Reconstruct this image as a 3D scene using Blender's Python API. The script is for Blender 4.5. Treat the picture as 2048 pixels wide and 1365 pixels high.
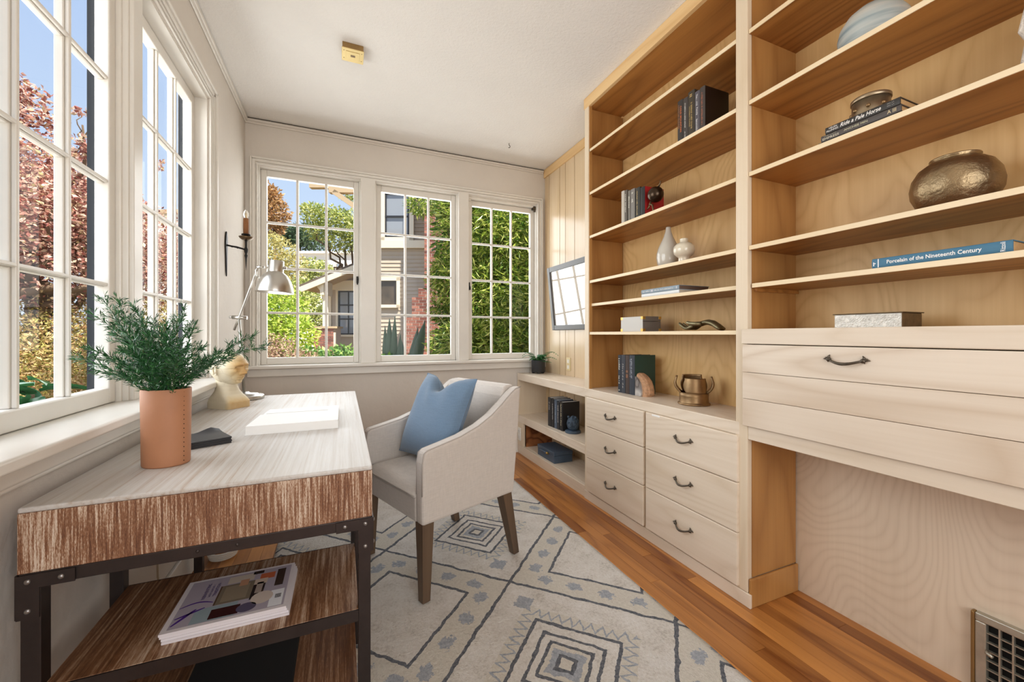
import bpy, bmesh, math, random
from mathutils import Vector, Matrix, noise as mnoise

for _o in list(bpy.data.objects):
    bpy.data.objects.remove(_o)
sc = bpy.context.scene
col = sc.collection
rad = math.radians
V = Vector

# ------------------------------------------------------------------ camera
CAMH, FPX, YAW, HZ = 1.12, 800.0, math.radians(22.96), 669.5
cam_d = bpy.data.cameras.new('camera')
cam_d.sensor_width = 36.0
cam_d.lens = FPX / 2048.0 * 36.0
cam_d.shift_y = -(682.5 - HZ) / 2048.0
cam_d.clip_start = 0.02
cam_d.clip_end = 300
cam = bpy.data.objects.new('camera', cam_d)
cam.location = (0, 0, CAMH)
cam.rotation_euler = (math.pi / 2, 0, -YAW)
col.objects.link(cam)
sc.camera = cam

# ------------------------------------------------------------------ world
world = bpy.data.worlds.new('sky')
sc.world = world
world.use_nodes = True
wn = world.node_tree
wn.nodes.clear()
w_out = wn.nodes.new('ShaderNodeOutputWorld')
w_bg = wn.nodes.new('ShaderNodeBackground')
w_tc = wn.nodes.new('ShaderNodeTexCoord')
w_sep = wn.nodes.new('ShaderNodeSeparateXYZ')
w_rmp = wn.nodes.new('ShaderNodeValToRGB')
w_rmp.color_ramp.elements[0].position = 0.0
w_rmp.color_ramp.elements[0].color = (0.56, 0.62, 0.69, 1)
w_rmp.color_ramp.elements[1].position = 0.75
w_rmp.color_ramp.elements[1].color = (0.24, 0.35, 0.60, 1)
_e = w_rmp.color_ramp.elements.new(0.28)
_e.color = (0.41, 0.51, 0.67, 1)
wn.links.new(w_tc.outputs['Generated'], w_sep.inputs[0])
wn.links.new(w_sep.outputs['Z'], w_rmp.inputs[0])
wn.links.new(w_rmp.outputs[0], w_bg.inputs[0])
w_bg.inputs[1].default_value = 1.5
wn.links.new(w_bg.outputs[0], w_out.inputs[0])

# sun: behind the house, so none of it falls straight into the room
sun_d = bpy.data.lights.new('sun', 'SUN')
sun_d.energy = 12.0
sun_d.color = (1.0, 0.93, 0.80)
sun_d.angle = rad(1.0)
sun = bpy.data.objects.new('sun', sun_d)
sun.rotation_euler = V((-0.30, 0.42, -0.85)).to_track_quat('-Z', 'Y').to_euler()
sun.location = (6, -8, 12)
col.objects.link(sun)


# area lights boosting daylight at left and back windows, plus an added rear fill
def area_light(name, loc, direction, sx, sy, power, color=(1, 1, 1)):
    d = bpy.data.lights.new(name, 'AREA')
    d.shape = 'RECTANGLE'
    d.size, d.size_y = sx, sy
    d.energy = power
    d.color = color
    o = bpy.data.objects.new(name, d)
    o.location = loc
    o.rotation_euler = V(direction).to_track_quat('-Z', 'Z').to_euler()
    col.objects.link(o)
    return o


area_light('daylight_left', (-1.55, 1.87, 1.85), (1, 0, -0.02), 2.6, 1.7, 84, (0.96, 0.98, 1.0))
area_light('daylight_back', (0.58, 4.10, 1.85), (0, -1, -0.02), 2.8, 1.7, 66, (0.98, 0.99, 1.0))
area_light('rear_fill', (0.5, -1.40, 1.5), (0, 1, 0.12), 1.9, 1.8, 43, (1.0, 0.985, 0.96))  # added fill behind the camera, no known source there

sc.view_settings.view_transform = 'Standard'
sc.view_settings.look = 'None'
sc.view_settings.gamma = 1.0
sc.view_settings.use_curve_mapping = False
sc.view_settings.exposure = 0.0

# ------------------------------------------------------------------ helpers
FW = V((math.sin(YAW), math.cos(YAW), 0))
RT = V((math.cos(YAW), -math.sin(YAW), 0))


def at(u, v, d):
    """world point that stands d metres in front of the camera (used for the far garden)"""
    return V((0, 0, CAMH)) + FW * d + RT * ((u - 1024) / FPX * d) + V((0, 0, (HZ - v) / FPX * d))


WM = {}


def setp(o, label=None, cat=None, group=None, kind=None):
    if label: o['label'] = label
    if cat: o['category'] = cat
    if group: o['group'] = group
    if kind: o['kind'] = kind
    return o


def thing(name, label, cat, loc, group=None, kind=None):
    o = bpy.data.objects.new(name, None)
    o.empty_display_size = 0.05
    col.objects.link(o)
    o.location = loc
    WM[o.name] = Matrix.Translation(loc)
    return setp(o, label, cat, group, kind)


def attach(o, parent):
    o.parent = parent
    o.matrix_parent_inverse = WM[parent.name].inverted()


class MB:
    def __init__(s, M=None):
        s.v, s.f, s.sm, s.M = [], [], [], M

    def add(s, vs, fs, smooth=False):
        n = len(s.v)
        for p in vs:
            p = V(p)
            s.v.append(s.M @ p if s.M else p)
        for f in fs:
            s.f.append([i + n for i in f])
            s.sm.append(smooth)
        return s

    def box(s, x0, x1, y0, y1, z0, z1):
        if x0 > x1: x0, x1 = x1, x0
        if y0 > y1: y0, y1 = y1, y0
        if z0 > z1: z0, z1 = z1, z0
        vs = [(x0, y0, z0), (x1, y0, z0), (x1, y1, z0), (x0, y1, z0), (x0, y0, z1), (x1, y0, z1), (x1, y1, z1), (x0, y1, z1)]
        return s.add(vs, [(0, 3, 2, 1), (4, 5, 6, 7), (0, 1, 5, 4), (1, 2, 6, 5), (2, 3, 7, 6), (3, 0, 4, 7)])

    def obox(s, o, a, b, c):
        """box from corner o with edge vectors a, b, c"""
        o, a, b, c = V(o), V(a), V(b), V(c)
        if a.cross(b).dot(c) < 0: a, b = b, a
        vs = [o, o + a, o + a + b, o + b, o + c, o + a + c, o + a + b + c, o + b + c]
        return s.add(vs, [(0, 3, 2, 1), (4, 5, 6, 7), (0, 1, 5, 4), (1, 2, 6, 5), (2, 3, 7, 6), (3, 0, 4, 7)])

    def bar(s, p, q, w, h, up=(0, 0, 1)):
        p, q = V(p), V(q)
        d = (q - p)
        x = d.cross(V(up))
        if x.length < 1e-6: x = d.cross(V((1, 0, 0)))
        x = x.normalized() * w
        y = x.cross(d).normalized() * h
        return s.obox(p - x / 2 - y / 2, d, x, y)

    def taper(s, p, q, w0, w1, ax=(1, 0, 0), ay=(0, 1, 0)):
        """square tapered leg from p (w0) to q (w1)"""
        p, q, ax, ay = V(p), V(q), V(ax), V(ay)
        vs = []
        for c, w in ((p, w0 / 2), (q, w1 / 2)):
            vs += [c - ax * w - ay * w, c + ax * w - ay * w, c + ax * w + ay * w, c - ax * w + ay * w]
        return s.add(vs, [(0, 1, 2, 3), (7, 6, 5, 4), (0, 4, 5, 1), (1, 5, 6, 2), (2, 6, 7, 3), (3, 7, 4, 0)])

    def tube(s, pts, r, seg=10, cap=True, closed=False, sx=1.0):
        pts = [V(p) for p in pts]
        n = len(pts)
        rs = r if isinstance(r, (list, tuple)) else [r] * n
        vs, fs = [], []
        t0 = (pts[1] - pts[0]).normalized()
        ref = V((0, 0, 1)) if abs(t0.z) < 0.9 else V((1, 0, 0))
        nx = t0.cross(ref).normalized()
        for i in range(n):
            if closed:
                t = (pts[(i + 1) % n] - pts[i - 1])
            else:
                t = pts[min(i + 1, n - 1)] - pts[max(i - 1, 0)]
            t = t.normalized() if t.length > 1e-9 else t0
            nx = (nx - t * nx.dot(t))
            nx = nx.normalized() if nx.length > 1e-6 else t.orthogonal().normalized()
            ny = t.cross(nx)
            for k in range(seg):
                a = 2 * math.pi * k / seg
                vs.append(pts[i] + nx * (math.cos(a) * rs[i] * sx) + ny * (math.sin(a) * rs[i]))
        m = n if closed else n - 1
        for i in range(m):
            j = (i + 1) % n
            for k in range(seg):
                l = (k + 1) % seg
                fs.append((i * seg + k, i * seg + l, j * seg + l, j * seg + k))
        s.add(vs, fs, True)
        if cap and not closed:
            b = len(s.v) - len(vs)
            s.f.append([b + k for k in range(seg)][::-1]); s.sm.append(False)
            s.f.append([b + (n - 1) * seg + k for k in range(seg)]); s.sm.append(False)
        return s

    def lathe(s, prof, c=(0, 0, 0), seg=32, sx=1.0, sy=1.0, smooth=True, rot=None):
        vs, fs = [], []
        c = V(c)
        for r, z in prof:
            for k in range(seg):
                a = 2 * math.pi * k / seg
                p = V((r * sx * math.cos(a), r * sy * math.sin(a), z))
                vs.append(c + (rot @ p if rot else p))
        n = len(prof)
        for i in range(n - 1):
            for k in range(seg):
                l = (k + 1) % seg
                fs.append((i * seg + k, i * seg + l, (i + 1) * seg + l, (i + 1) * seg + k))
        s.add(vs, fs, smooth)
        b = len(s.v) - len(vs)
        if prof[0][0] > 1e-5:
            s.f.append([b + k for k in range(seg)][::-1]); s.sm.append(False)
        if prof[-1][0] > 1e-5:
            s.f.append([b + (n - 1) * seg + k for k in range(seg)]); s.sm.append(False)
        return s

    def sphere(s, c, r, seg=16, rings=10, sc3=(1, 1, 1)):
        prof = [(max(r * math.sin(math.pi * i / rings), 1e-6), -r * math.cos(math.pi * i / rings) * sc3[2]) for i in range(rings + 1)]
        return s.lathe(prof, c, seg, sc3[0], sc3[1])

    def surf(s, fn, nu, nv, wrap_u=False, smooth=True, flip=False):
        vs = [fn(i / (nu if wrap_u else nu - 1), j / (nv - 1)) for j in range(nv) for i in range(nu)]
        fs = []
        for j in range(nv - 1):
            for i in range(nu if wrap_u else nu - 1):
                k = (i + 1) % nu
                q = (j * nu + i, j * nu + k, (j + 1) * nu + k, (j + 1) * nu + i)
                fs.append(q[::-1] if flip else q)
        return s.add(vs, fs, smooth)

    def prism(s, poly, fn, t0, t1):
        """2D outline extruded between t0 and t1; fn(a, b, t) gives the point"""
        n = len(poly)
        vs = [fn(a, b, t0) for a, b in poly] + [fn(a, b, t1) for a, b in poly]
        fs = [tuple(range(n))[::-1], tuple(range(n, 2 * n))]
        for i in range(n):
            j = (i + 1) % n
            fs.append((i, j, n + j, n + i))
        return s.add(vs, fs)

    def build(s, name, m, parent=None, bevel=0.0, bseg=2, fixn=False, sub=0):
        xs = [p.x for p in s.v]; ys = [p.y for p in s.v]; zs = [p.z for p in s.v]
        c = V(((min(xs) + max(xs)) / 2, (min(ys) + max(ys)) / 2, min(zs)))
        me = bpy.data.meshes.new(name)
        me.from_pydata([p - c for p in s.v], [], s.f)
        me.polygons.foreach_set('use_smooth', s.sm)
        me.update()
        if fixn:
            b = bmesh.new(); b.from_mesh(me)
            bmesh.ops.recalc_face_normals(b, faces=b.faces)
            b.to_mesh(me); b.free()
        me.materials.append(MAT[m] if isinstance(m, str) else m)
        o = bpy.data.objects.new(name, me)
        col.objects.link(o)
        o.location = c
        WM[o.name] = Matrix.Translation(c)
        if parent is not None:
            attach(o, parent)
        if bevel:
            md = o.modifiers.new('soft_edges', 'BEVEL')
            md.width = bevel; md.segments = bseg; md.limit_method = 'ANGLE'; md.angle_limit = rad(40)
        if sub:
            md = o.modifiers.new('smooth', 'SUBSURF')
            md.levels = sub; md.render_levels = sub
        return o


def share(o, name, loc, parent, scale=None, rotz=None):
    """another piece that shares the mesh of o"""
    c = o.copy()
    c.name = name
    col.objects.link(c)
    c.parent = None
    c.location = loc
    if scale: c.scale = scale
    if rotz is not None: c.rotation_euler = (0, 0, rotz)
    M = Matrix.Translation(loc)
    WM[c.name] = M
    if parent is not None: attach(c, parent)
    return c


# ------------------------------------------------------------------ materials
MAT = {}


def lin(c):
    c /= 255.0
    return c / 12.92 if c <= 0.04045 else ((c + 0.055) / 1.055) ** 2.4


def C(r, g, b):
    return (lin(r), lin(g), lin(b), 1.0)


class NX:
    """tiny wrapper so that node maths can be written as an expression"""
    def __init__(s, nt, sock): s.nt, s.k = nt, sock

    def op(s, o, b=None, c=None):
        n = s.nt.nodes.new('ShaderNodeMath'); n.operation = o
        for i, q in enumerate((s, b, c)):
            if q is None: continue
            if isinstance(q, NX): s.nt.links.new(q.k, n.inputs[i])
            else: n.inputs[i].default_value = q
        return NX(s.nt, n.outputs[0])

    def __add__(s, b): return s.op('ADD', b)
    def __sub__(s, b): return s.op('SUBTRACT', b)
    def __mul__(s, b): return s.op('MULTIPLY', b)
    def __truediv__(s, b): return s.op('DIVIDE', b)
    def abs(s): return s.op('ABSOLUTE')
    def floor(s): return s.op('FLOOR')
    def fract(s): return s.op('FRACT')
    def lt(s, b): return s.op('LESS_THAN', b)
    def gt(s, b): return s.op('GREATER_THAN', b)
    def max(s, b): return s.op('MAXIMUM', b)
    def min(s, b): return s.op('MINIMUM', b)


def newmat(name):
    m = bpy.data.materials.new(name)
    m.use_nodes = True
    nt = m.node_tree
    b = nt.nodes['Principled BSDF']
    MAT[name] = m
    return m, nt, b


def ramp(nt, fac, stops):
    n = nt.nodes.new('ShaderNodeValToRGB')
    cr = n.color_ramp
    while len(cr.elements) < len(stops): cr.elements.new(0.5)
    for e, (p, c) in zip(cr.elements, stops):
        e.position = p; e.color = c
    nt.links.new(fac, n.inputs[0])
    return n.outputs[0]


def mixc(nt, fac, a, b, mode='MIX'):
    n = nt.nodes.new('ShaderNodeMix'); n.data_type = 'RGBA'; n.blend_type = mode
    if isinstance(fac, float): n.inputs[0].default_value = fac
    else: nt.links.new(fac, n.inputs[0])
    for i, q in ((6, a), (7, b)):
        if isinstance(q, tuple): n.inputs[i].default_value = q
        else: nt.links.new(q, n.inputs[i])
    return n.outputs[2]


def posn(nt, scale=(1, 1, 1), rot=(0, 0, 0), src='Position'):
    if src == 'Position':
        g = nt.nodes.new('ShaderNodeNewGeometry'); s = g.outputs['Position']
    else:
        g = nt.nodes.new('ShaderNodeTexCoord'); s = g.outputs['Object']
    mp = nt.nodes.new('ShaderNodeMapping')
    mp.inputs['Scale'].default_value = scale
    mp.inputs['Rotation'].default_value = rot
    nt.links.new(s, mp.inputs[0])
    return mp.outputs[0]


def noise(nt, vec, scale, detail=2.0, rough=0.5, dist=0.0):
    n = nt.nodes.new('ShaderNodeTexNoise')
    n.inputs['Scale'].default_value = scale
    n.inputs['Detail'].default_value = detail
    n.inputs['Roughness'].default_value = rough
    n.inputs['Distortion'].default_value = dist
    if vec is not None: nt.links.new(vec, n.inputs['Vector'])
    return n.outputs['Fac']


def bump(nt, b, h, strength=0.3, dist=0.01):
    n = nt.nodes.new('ShaderNodeBump')
    n.inputs['Strength'].default_value = strength
    n.inputs['Distance'].default_value = dist
    nt.links.new(h, n.inputs['Height'])
    nt.links.new(n.outputs[0], b.inputs['Normal'])


def plain(name, c, rough=0.5, metal=0.0, spec=0.5, var=0.0, vscale=8.0, bumps=0.0, bscale=60.0, coat=0.0, bdist=0.005, objrand=0.0):
    m, nt, b = newmat(name)
    b.inputs['Base Color'].default_value = c
    b.inputs['Roughness'].default_value = rough
    b.inputs['Metallic'].default_value = metal
    b.inputs['Specular IOR Level'].default_value = spec
    b.inputs['Coat Weight'].default_value = coat
    if var:
        f = noise(nt, posn(nt), vscale, 4, 0.6)
        lo = tuple(x * (1 - var) for x in c[:3]) + (1,)
        hi = tuple(min(1, x * (1 + var)) for x in c[:3]) + (1,)
        nt.links.new(ramp(nt, f, [(0.3, lo), (0.7, hi)]), b.inputs['Base Color'])
    if bumps:
        bump(nt, b, noise(nt, posn(nt), bscale, 4, 0.6), bumps, bdist)
    return m


def wood(name, dark, light, axis='Y', ring=9.0, rscale=1.3, along=0.25, rough=0.42, contrast=0.55, fine=0.45, rand=0.12, spec=0.4, fscale=70.0):
    m, nt, b = newmat(name)
    i = 'XYZ'.index(axis)
    s1 = [1.0] * 3; s1[i] = along
    s2 = [1.0] * 3; s2[i] = 0.03
    oi = nt.nodes.new('ShaderNodeObjectInfo')
    n1 = NX(nt, noise(nt, posn(nt, tuple(s1)), rscale, 2.0, 0.45, 0.3)) + NX(nt, oi.outputs['Random']) * 3.0
    tri = ((n1 * ring).fract() - 0.5).abs() * 2.0
    rg = tri.op('POWER', 2.2)
    fn = NX(nt, noise(nt, posn(nt, tuple(s2)), fscale, 3.0, 0.6))
    big = NX(nt, noise(nt, posn(nt, tuple(s1)), 2.2, 2, 0.5))
    f = rg * contrast + (fn - 0.5) * fine + (big - 0.5) * 0.5 + 0.25 + (NX(nt, oi.outputs['Random']) - 0.5) * rand
    f = f.op('MULTIPLY_ADD', 1.0, 0.0)
    colr = ramp(nt, f.k, [(0.0, light), (1.0, dark)])
    nt.links.new(colr, b.inputs['Base Color'])
    b.inputs['Roughness'].default_value = rough
    b.inputs['Specular IOR Level'].default_value = spec
    bump(nt, b, fn.k, 0.08, 0.002)
    return m


def streak(name, stops, axis='Y', fscale=55.0, along=0.02, rough=0.55, fine=0.5, bigs=3.0, bias=0.0):
    """brushed, white-washed wood: long thin streaks along one axis"""
    m, nt, b = newmat(name)
    i = 'XYZ'.index(axis)
    s1 = [1.0] * 3; s1[i] = along
    s2 = [1.0] * 3; s2[i] = along * 4
    s3 = [1.0] * 3; s3[i] = 0.15
    a = NX(nt, noise(nt, posn(nt, tuple(s1)), fscale, 4.0, 0.65))
    c = NX(nt, noise(nt, posn(nt, tuple(s2)), fscale * 3.2, 3.0, 0.7))
    g = NX(nt, noise(nt, posn(nt, tuple(s3)), bigs, 2.0, 0.5))
    f = (a - 0.5) * 1.6 + (c - 0.5) * fine + (g - 0.5) * 1.1 + 0.5 + bias
    nt.links.new(ramp(nt, f.k, stops), b.inputs['Base Color'])
    b.inputs['Roughness'].default_value = rough
    bump(nt, b, a.k, 0.25, 0.003)
    return m


def leafmat(name, cols, trans=0.35, rough=0.45):
    m, nt, b = newmat(name)
    g = nt.nodes.new('ShaderNodeNewGeometry')
    n = len(cols)
    cc = ramp(nt, g.outputs['Random Per Island'], [(i / max(1, n - 1), c) for i, c in enumerate(cols)])
    nt.links.new(cc, b.inputs['Base Color'])
    b.inputs['Roughness'].default_value = rough
    tr = nt.nodes.new('ShaderNodeBsdfTranslucent')
    nt.links.new(cc, tr.inputs[0])
    mx = nt.nodes.new('ShaderNodeMixShader')
    mx.inputs[0].default_value = trans
    nt.links.new(b.outputs[0], mx.inputs[1]); nt.links.new(tr.outputs[0], mx.inputs[2])
    out = [q for q in nt.nodes if q.type == 'OUTPUT_MATERIAL'][0]
    nt.links.new(mx.outputs[0], out.inputs[0])
    return m


# room finishes
plain('plaster', C(214, 206, 196), 0.75, var=0.04, vscale=2.0, bumps=0.35, bscale=14.0, bdist=0.012)
plain('ceiling_paint', C(236, 233, 228), 0.85, var=0.02, vscale=3.0, bumps=0.55, bscale=70.0, bdist=0.006)
plain('white_paint', C(226, 221, 212), 0.32, var=0.03, vscale=5.0, bumps=0.08, bscale=30.0)
plain('gap_dark', C(70, 60, 50), 0.9)
plain('slate_paint', C(46, 50, 56), 0.8, spec=0.2)
plain('outer_wall', C(196, 186, 170), 0.8)
m, nt, b = newmat('pane_glass')
nt.nodes.remove(b)
_t = nt.nodes.new('ShaderNodeBsdfTransparent'); _t.inputs[0].default_value = (0.97, 0.985, 0.98, 1)
_g = nt.nodes.new('ShaderNodeBsdfGlossy'); _g.inputs['Roughness'].default_value = 0.0
_f = nt.nodes.new('ShaderNodeFresnel'); _f.inputs[0].default_value = 1.45
_m = nt.nodes.new('ShaderNodeMixShader')
nt.links.new((NX(nt, _f.outputs[0]) * 0.25).k, _m.inputs[0]); nt.links.new(_t.outputs[0], _m.inputs[1]); nt.links.new(_g.outputs[0], _m.inputs[2])
nt.links.new(_m.outputs[0], [q for q in nt.nodes if q.type == 'OUTPUT_MATERIAL'][0].inputs[0])

# woods
OAK_L, OAK_D = C(232, 212, 184), C(197, 165, 124)
HON_L, HON_D = C(226, 186, 126), C(176, 122, 66)
wood('oak_pale_y', C(200, 178, 150), C(236, 223, 206), 'Y', ring=26, rscale=2.2, along=0.16, contrast=0.24, fine=0.32, rough=0.4)
wood('oak_pale_z', C(202, 178, 146), C(234, 219, 196), 'Z', ring=5, rscale=2.0, along=0.2, contrast=0.35, fine=0.35, rough=0.4)
wood('honey_shaded_y', C(118, 68, 28), C(192, 134, 70), 'Y', ring=16, rscale=2.6, along=0.16, contrast=0.4, fine=0.45, rough=0.38)  # warmer varnish, with under-shelf shade and warm bounce mixed into the brown
wood('honey_shaded_z', C(138, 86, 40), C(196, 146, 86), 'Z', ring=9, rscale=2.0, along=0.16, contrast=0.3, fine=0.4, rough=0.38)  # same wood for sides and returns, shade and warm bounce in its brown
wood('shelf_edge', C(224, 196, 150), C(245, 228, 196), 'Y', ring=4, contrast=0.25, fine=0.3, rough=0.35)
wood('ply_back', C(184, 136, 74), C(236, 200, 142), 'Z', ring=40, rscale=1.7, along=0.45, contrast=0.22, fine=0.34, rough=0.42)
wood('oak_figured', C(196, 172, 146), C(238, 226, 210), 'Y', ring=30, rscale=1.8, along=0.13, contrast=0.36, fine=0.3, rough=0.4)
wood('ply_pale', C(192, 170, 142), C(236, 220, 198), 'Z', ring=95, rscale=1.5, along=0.6, contrast=0.2, fine=0.3, rough=0.45)
wood('panel_board', C(196, 164, 120), C(226, 204, 172), 'Z', ring=6, rscale=2.0, along=0.15, contrast=0.35, fine=0.4, rough=0.22, spec=0.6)
wood('plywood_dark', C(96, 52, 26), C(176, 112, 66), 'Y', ring=10, rscale=3.0, along=0.3, contrast=0.8, fine=0.3)
wood('floor_oak', C(116, 62, 24), C(196, 132, 68), 'Y', ring=9, rscale=4.0, along=0.12, contrast=0.35, fine=0.5, rand=1.05, rough=0.3, spec=0.5)
streak('desk_top_wood', [(0.0, C(208, 205, 201)), (0.45, C(194, 187, 179)), (0.75, C(172, 150, 130)), (1.0, C(140, 104, 78))], 'Y', 95.0, 0.02, 0.48, 0.3, 2.0, -0.10)
streak('desk_end_wood', [(0.12, C(228, 215, 200)), (0.40, C(196, 170, 146)), (0.56, C(142, 98, 68)), (0.9, C(92, 54, 34))], 'Z', 250.0, 0.04, 0.6, 1.1, 5.0, 0.04)
streak('desk_shelf_wood', [(0.1, C(206, 186, 166)), (0.4, C(160, 126, 98)), (0.62, C(118, 78, 48)), (0.95, C(78, 46, 26))], 'Y', 150.0, 0.03, 0.5, 0.6, 3.0, 0.08)
wood('leg_wood', C(58, 44, 34), C(112, 90, 70), 'Z', ring=6, rscale=5, along=0.1, contrast=0.4, fine=0.6, rough=0.45)

# metals, ceramics, cloth
plain('iron', C(66, 58, 56), 0.45, 0.75, var=0.12, vscale=20)
plain('rivet', C(150, 146, 144), 0.35, 0.9)
plain('pewter', C(92, 84, 74), 0.4, 0.9)
plain('brass', C(206, 170, 96), 0.3, 0.9)
plain('brass_plate', C(214, 190, 128), 0.42, 0.35, var=0.05)
plain('steel', C(190, 186, 178), 0.28, 0.95)
plain('shade_inner', C(240, 226, 190), 0.5)
plain('black_iron', C(40, 38, 38), 0.5, 0.6)
plain('candle_brown', C(146, 96, 56), 0.6, var=0.15, vscale=60)
plain('terracotta', C(176, 122, 88), 0.6, var=0.07, vscale=9, bumps=0.05, bscale=40)
plain('soil', C(50, 40, 32), 0.9)
wood('header_wood', C(200, 150, 90), C(238, 206, 154), 'Y', ring=10, rscale=2.2, along=0.15, contrast=0.35, fine=0.4)
plain('ivory', C(230, 214, 178), 0.45, var=0.1, vscale=14)
plain('ivory_gold', C(204, 152, 82), 0.5, var=0.2, vscale=40)
plain('paper', C(242, 241, 238), 0.7)
plain('paper_edge', C(226, 224, 218), 0.8)
plain('page_tan', C(200, 160, 110), 0.85, var=0.06, vscale=120)
plain('page_cream', C(226, 214, 190), 0.85, var=0.05, vscale=150)
plain('black_card', C(34, 33, 36), 0.5)
plain('black_cloth', C(18, 18, 20), 0.75)
plain('thread', C(210, 190, 160), 0.8)
plain('charcoal_pot', C(46, 46, 49), 0.55)
plain('brushed_dark', C(52, 50, 52), 0.4, 0.5)
plain('outlet_white', C(238, 234, 224), 0.4)
plain('outlet_ivory', C(224, 206, 160), 0.4)
plain('bronze', C(150, 130, 100), 0.36, 0.9, var=0.35, vscale=9.0, bumps=0.35, bscale=45.0, bdist=0.01)
plain('bronze_dark', C(112, 92, 68), 0.4, 0.85, var=0.25, vscale=25)
plain('patina', C(140, 132, 102), 0.42, 0.75, var=0.25, vscale=30)
plain('trench_brass', C(150, 122, 88), 0.42, 0.85, var=0.2, vscale=18)
plain('silver', C(206, 202, 194), 0.33, 0.9, var=0.2, vscale=60, bumps=0.6, bscale=120.0, bdist=0.006)
plain('silver_side', C(120, 100, 74), 0.45, 0.7, var=0.25, vscale=40)
plain('ball_bronze', C(70, 56, 44), 0.25, 0.85, var=0.2, vscale=15)
plain('glaze_grey', C(200, 194, 182), 0.15, spec=0.6, coat=0.4)
plain('glaze_cream', C(222, 212, 190), 0.12, spec=0.6, coat=0.5)
plain('stone_white', C(224, 216, 206), 0.8, var=0.2, vscale=30, bumps=0.9, bscale=50, bdist=0.02)
plain('lion_blue', C(62, 80, 98), 0.5, var=0.3, vscale=40, bumps=0.7, bscale=90, bdist=0.01)
plain('box_grey_light', C(206, 204, 198), 0.5)
plain('box_grey', C(116, 108, 100), 0.5, var=0.06, vscale=60)
plain('box_blue', C(70, 86, 104), 0.45)
plain('picture_frame', C(72, 70, 72), 0.35, spec=0.6)
plain('fern_green', C(58, 122, 62), 0.45)
plain('grille_metal', C(186, 182, 168), 0.4, 0.7, var=0.1, vscale=30)
plain('grille_brass', C(150, 120, 76), 0.45, 0.6, var=0.15, vscale=20)
plain('void_black', C(8, 8, 9), 0.9)
plain('cord_black', C(24, 24, 24), 0.6)
plain('cord_tan', C(170, 150, 124), 0.7)
leafmat('fern_leaf', [C(40, 96, 50), C(76, 140, 74)], 0.2)
leafmat('needle_leaf', [C(10, 52, 22), C(28, 84, 40), C(62, 122, 64)], 0.06, 0.35)

# striped blue ceramic
m, nt, b = newmat('glaze_blue')
_n = NX(nt, noise(nt, posn(nt, (0.6, 0.6, 6.0), (0.35, 0.2, 0)), 6.0, 3, 0.5))
nt.links.new(ramp(nt, _n.k, [(0.3, C(120, 140, 150)), (0.5, C(176, 186, 186)), (0.7, C(206, 206, 198))]), b.inputs['Base Color'])
b.inputs['Roughness'].default_value = 0.4

# agate: banded grey face, crusty brown shell
m, nt, b = newmat('agate_face')
_n = NX(nt, noise(nt, posn(nt), 9.0, 1, 0.4))
_t2 = ((_n * 3.0).fract())
nt.links.new(ramp(nt, _t2.k, [(0.0, C(90, 84, 82)), (0.5, C(190, 186, 182)), (1.0, C(128, 120, 116))]), b.inputs['Base Color'])
b.inputs['Roughness'].default_value = 0.12
plain('agate_shell', C(196, 152, 116), 0.8, var=0.25, vscale=50, bumps=0.8, bscale=80, bdist=0.01)


# linen upholstery
def linen(name, c, sc_=420.0, s=0.25):
    m, nt, b = newmat(name)
    p = posn(nt)
    n1 = NX(nt, noise(nt, posn(nt, (1, 1, 0.06)), sc_, 2, 0.6)); n2 = NX(nt, noise(nt, posn(nt, (0.06, 0.06, 1)), sc_, 2, 0.6))
    f = n1 * 0.5 + n2 * 0.5
    lo = tuple(x * 0.9 for x in c[:3]) + (1,); hi = tuple(min(1, x * 1.06) for x in c[:3]) + (1,)
    nt.links.new(ramp(nt, f.k, [(0.35, lo), (0.65, hi)]), b.inputs['Base Color'])
    b.inputs['Roughness'].default_value = 0.85
    b.inputs['Sheen Weight'].default_value = 0.25
    bump(nt, b, f.k, s, 0.002)
    return m


linen('linen_cream', C(206, 198, 190))
linen('linen_blue', C(100, 123, 146), 300.0)
plain('piping', C(176, 168, 161), 0.8)

# rug: diamond lattice, concentric diamonds and bands of leaf blots
m, nt, b = newmat('rug_wool')
_g = nt.nodes.new('ShaderNodeNewGeometry')
_sx = nt.nodes.new('ShaderNodeSeparateXYZ')
nt.links.new(_g.outputs['Position'], _sx.inputs[0])
wob1 = NX(nt, noise(nt, posn(nt), 22.0, 3, 0.6)) - 0.5
wob2 = NX(nt, noise(nt, posn(nt, (1, 1, 1), (0.4, 0.7, 1.1)), 24.0, 3, 0.6)) - 0.5
rx = NX(nt, _sx.outputs[0]) - 0.69 + wob1 * 0.022
ry = NX(nt, _sx.outputs[1]) - 1.652 + wob2 * 0.022
S = 0.6895
p_ = (rx + ry) * 0.70711
q_ = (rx - ry) * 0.70711
fi = (p_ / S).floor(); fj = (q_ / S).floor()
lp = p_ - (fi + 0.5) * S; lq = q_ - (fj + 0.5) * S
ap, aq = lp.abs(), lq.abs()
mm = ap.max(aq)
mn = ap.min(aq)
par = ((fi + fj) * 0.5).fract().gt(0.25)
ww = lp * aq.gt(ap) + lq * ap.gt(aq)


def line(c, w): return (mm - c).abs().lt(w)


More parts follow.
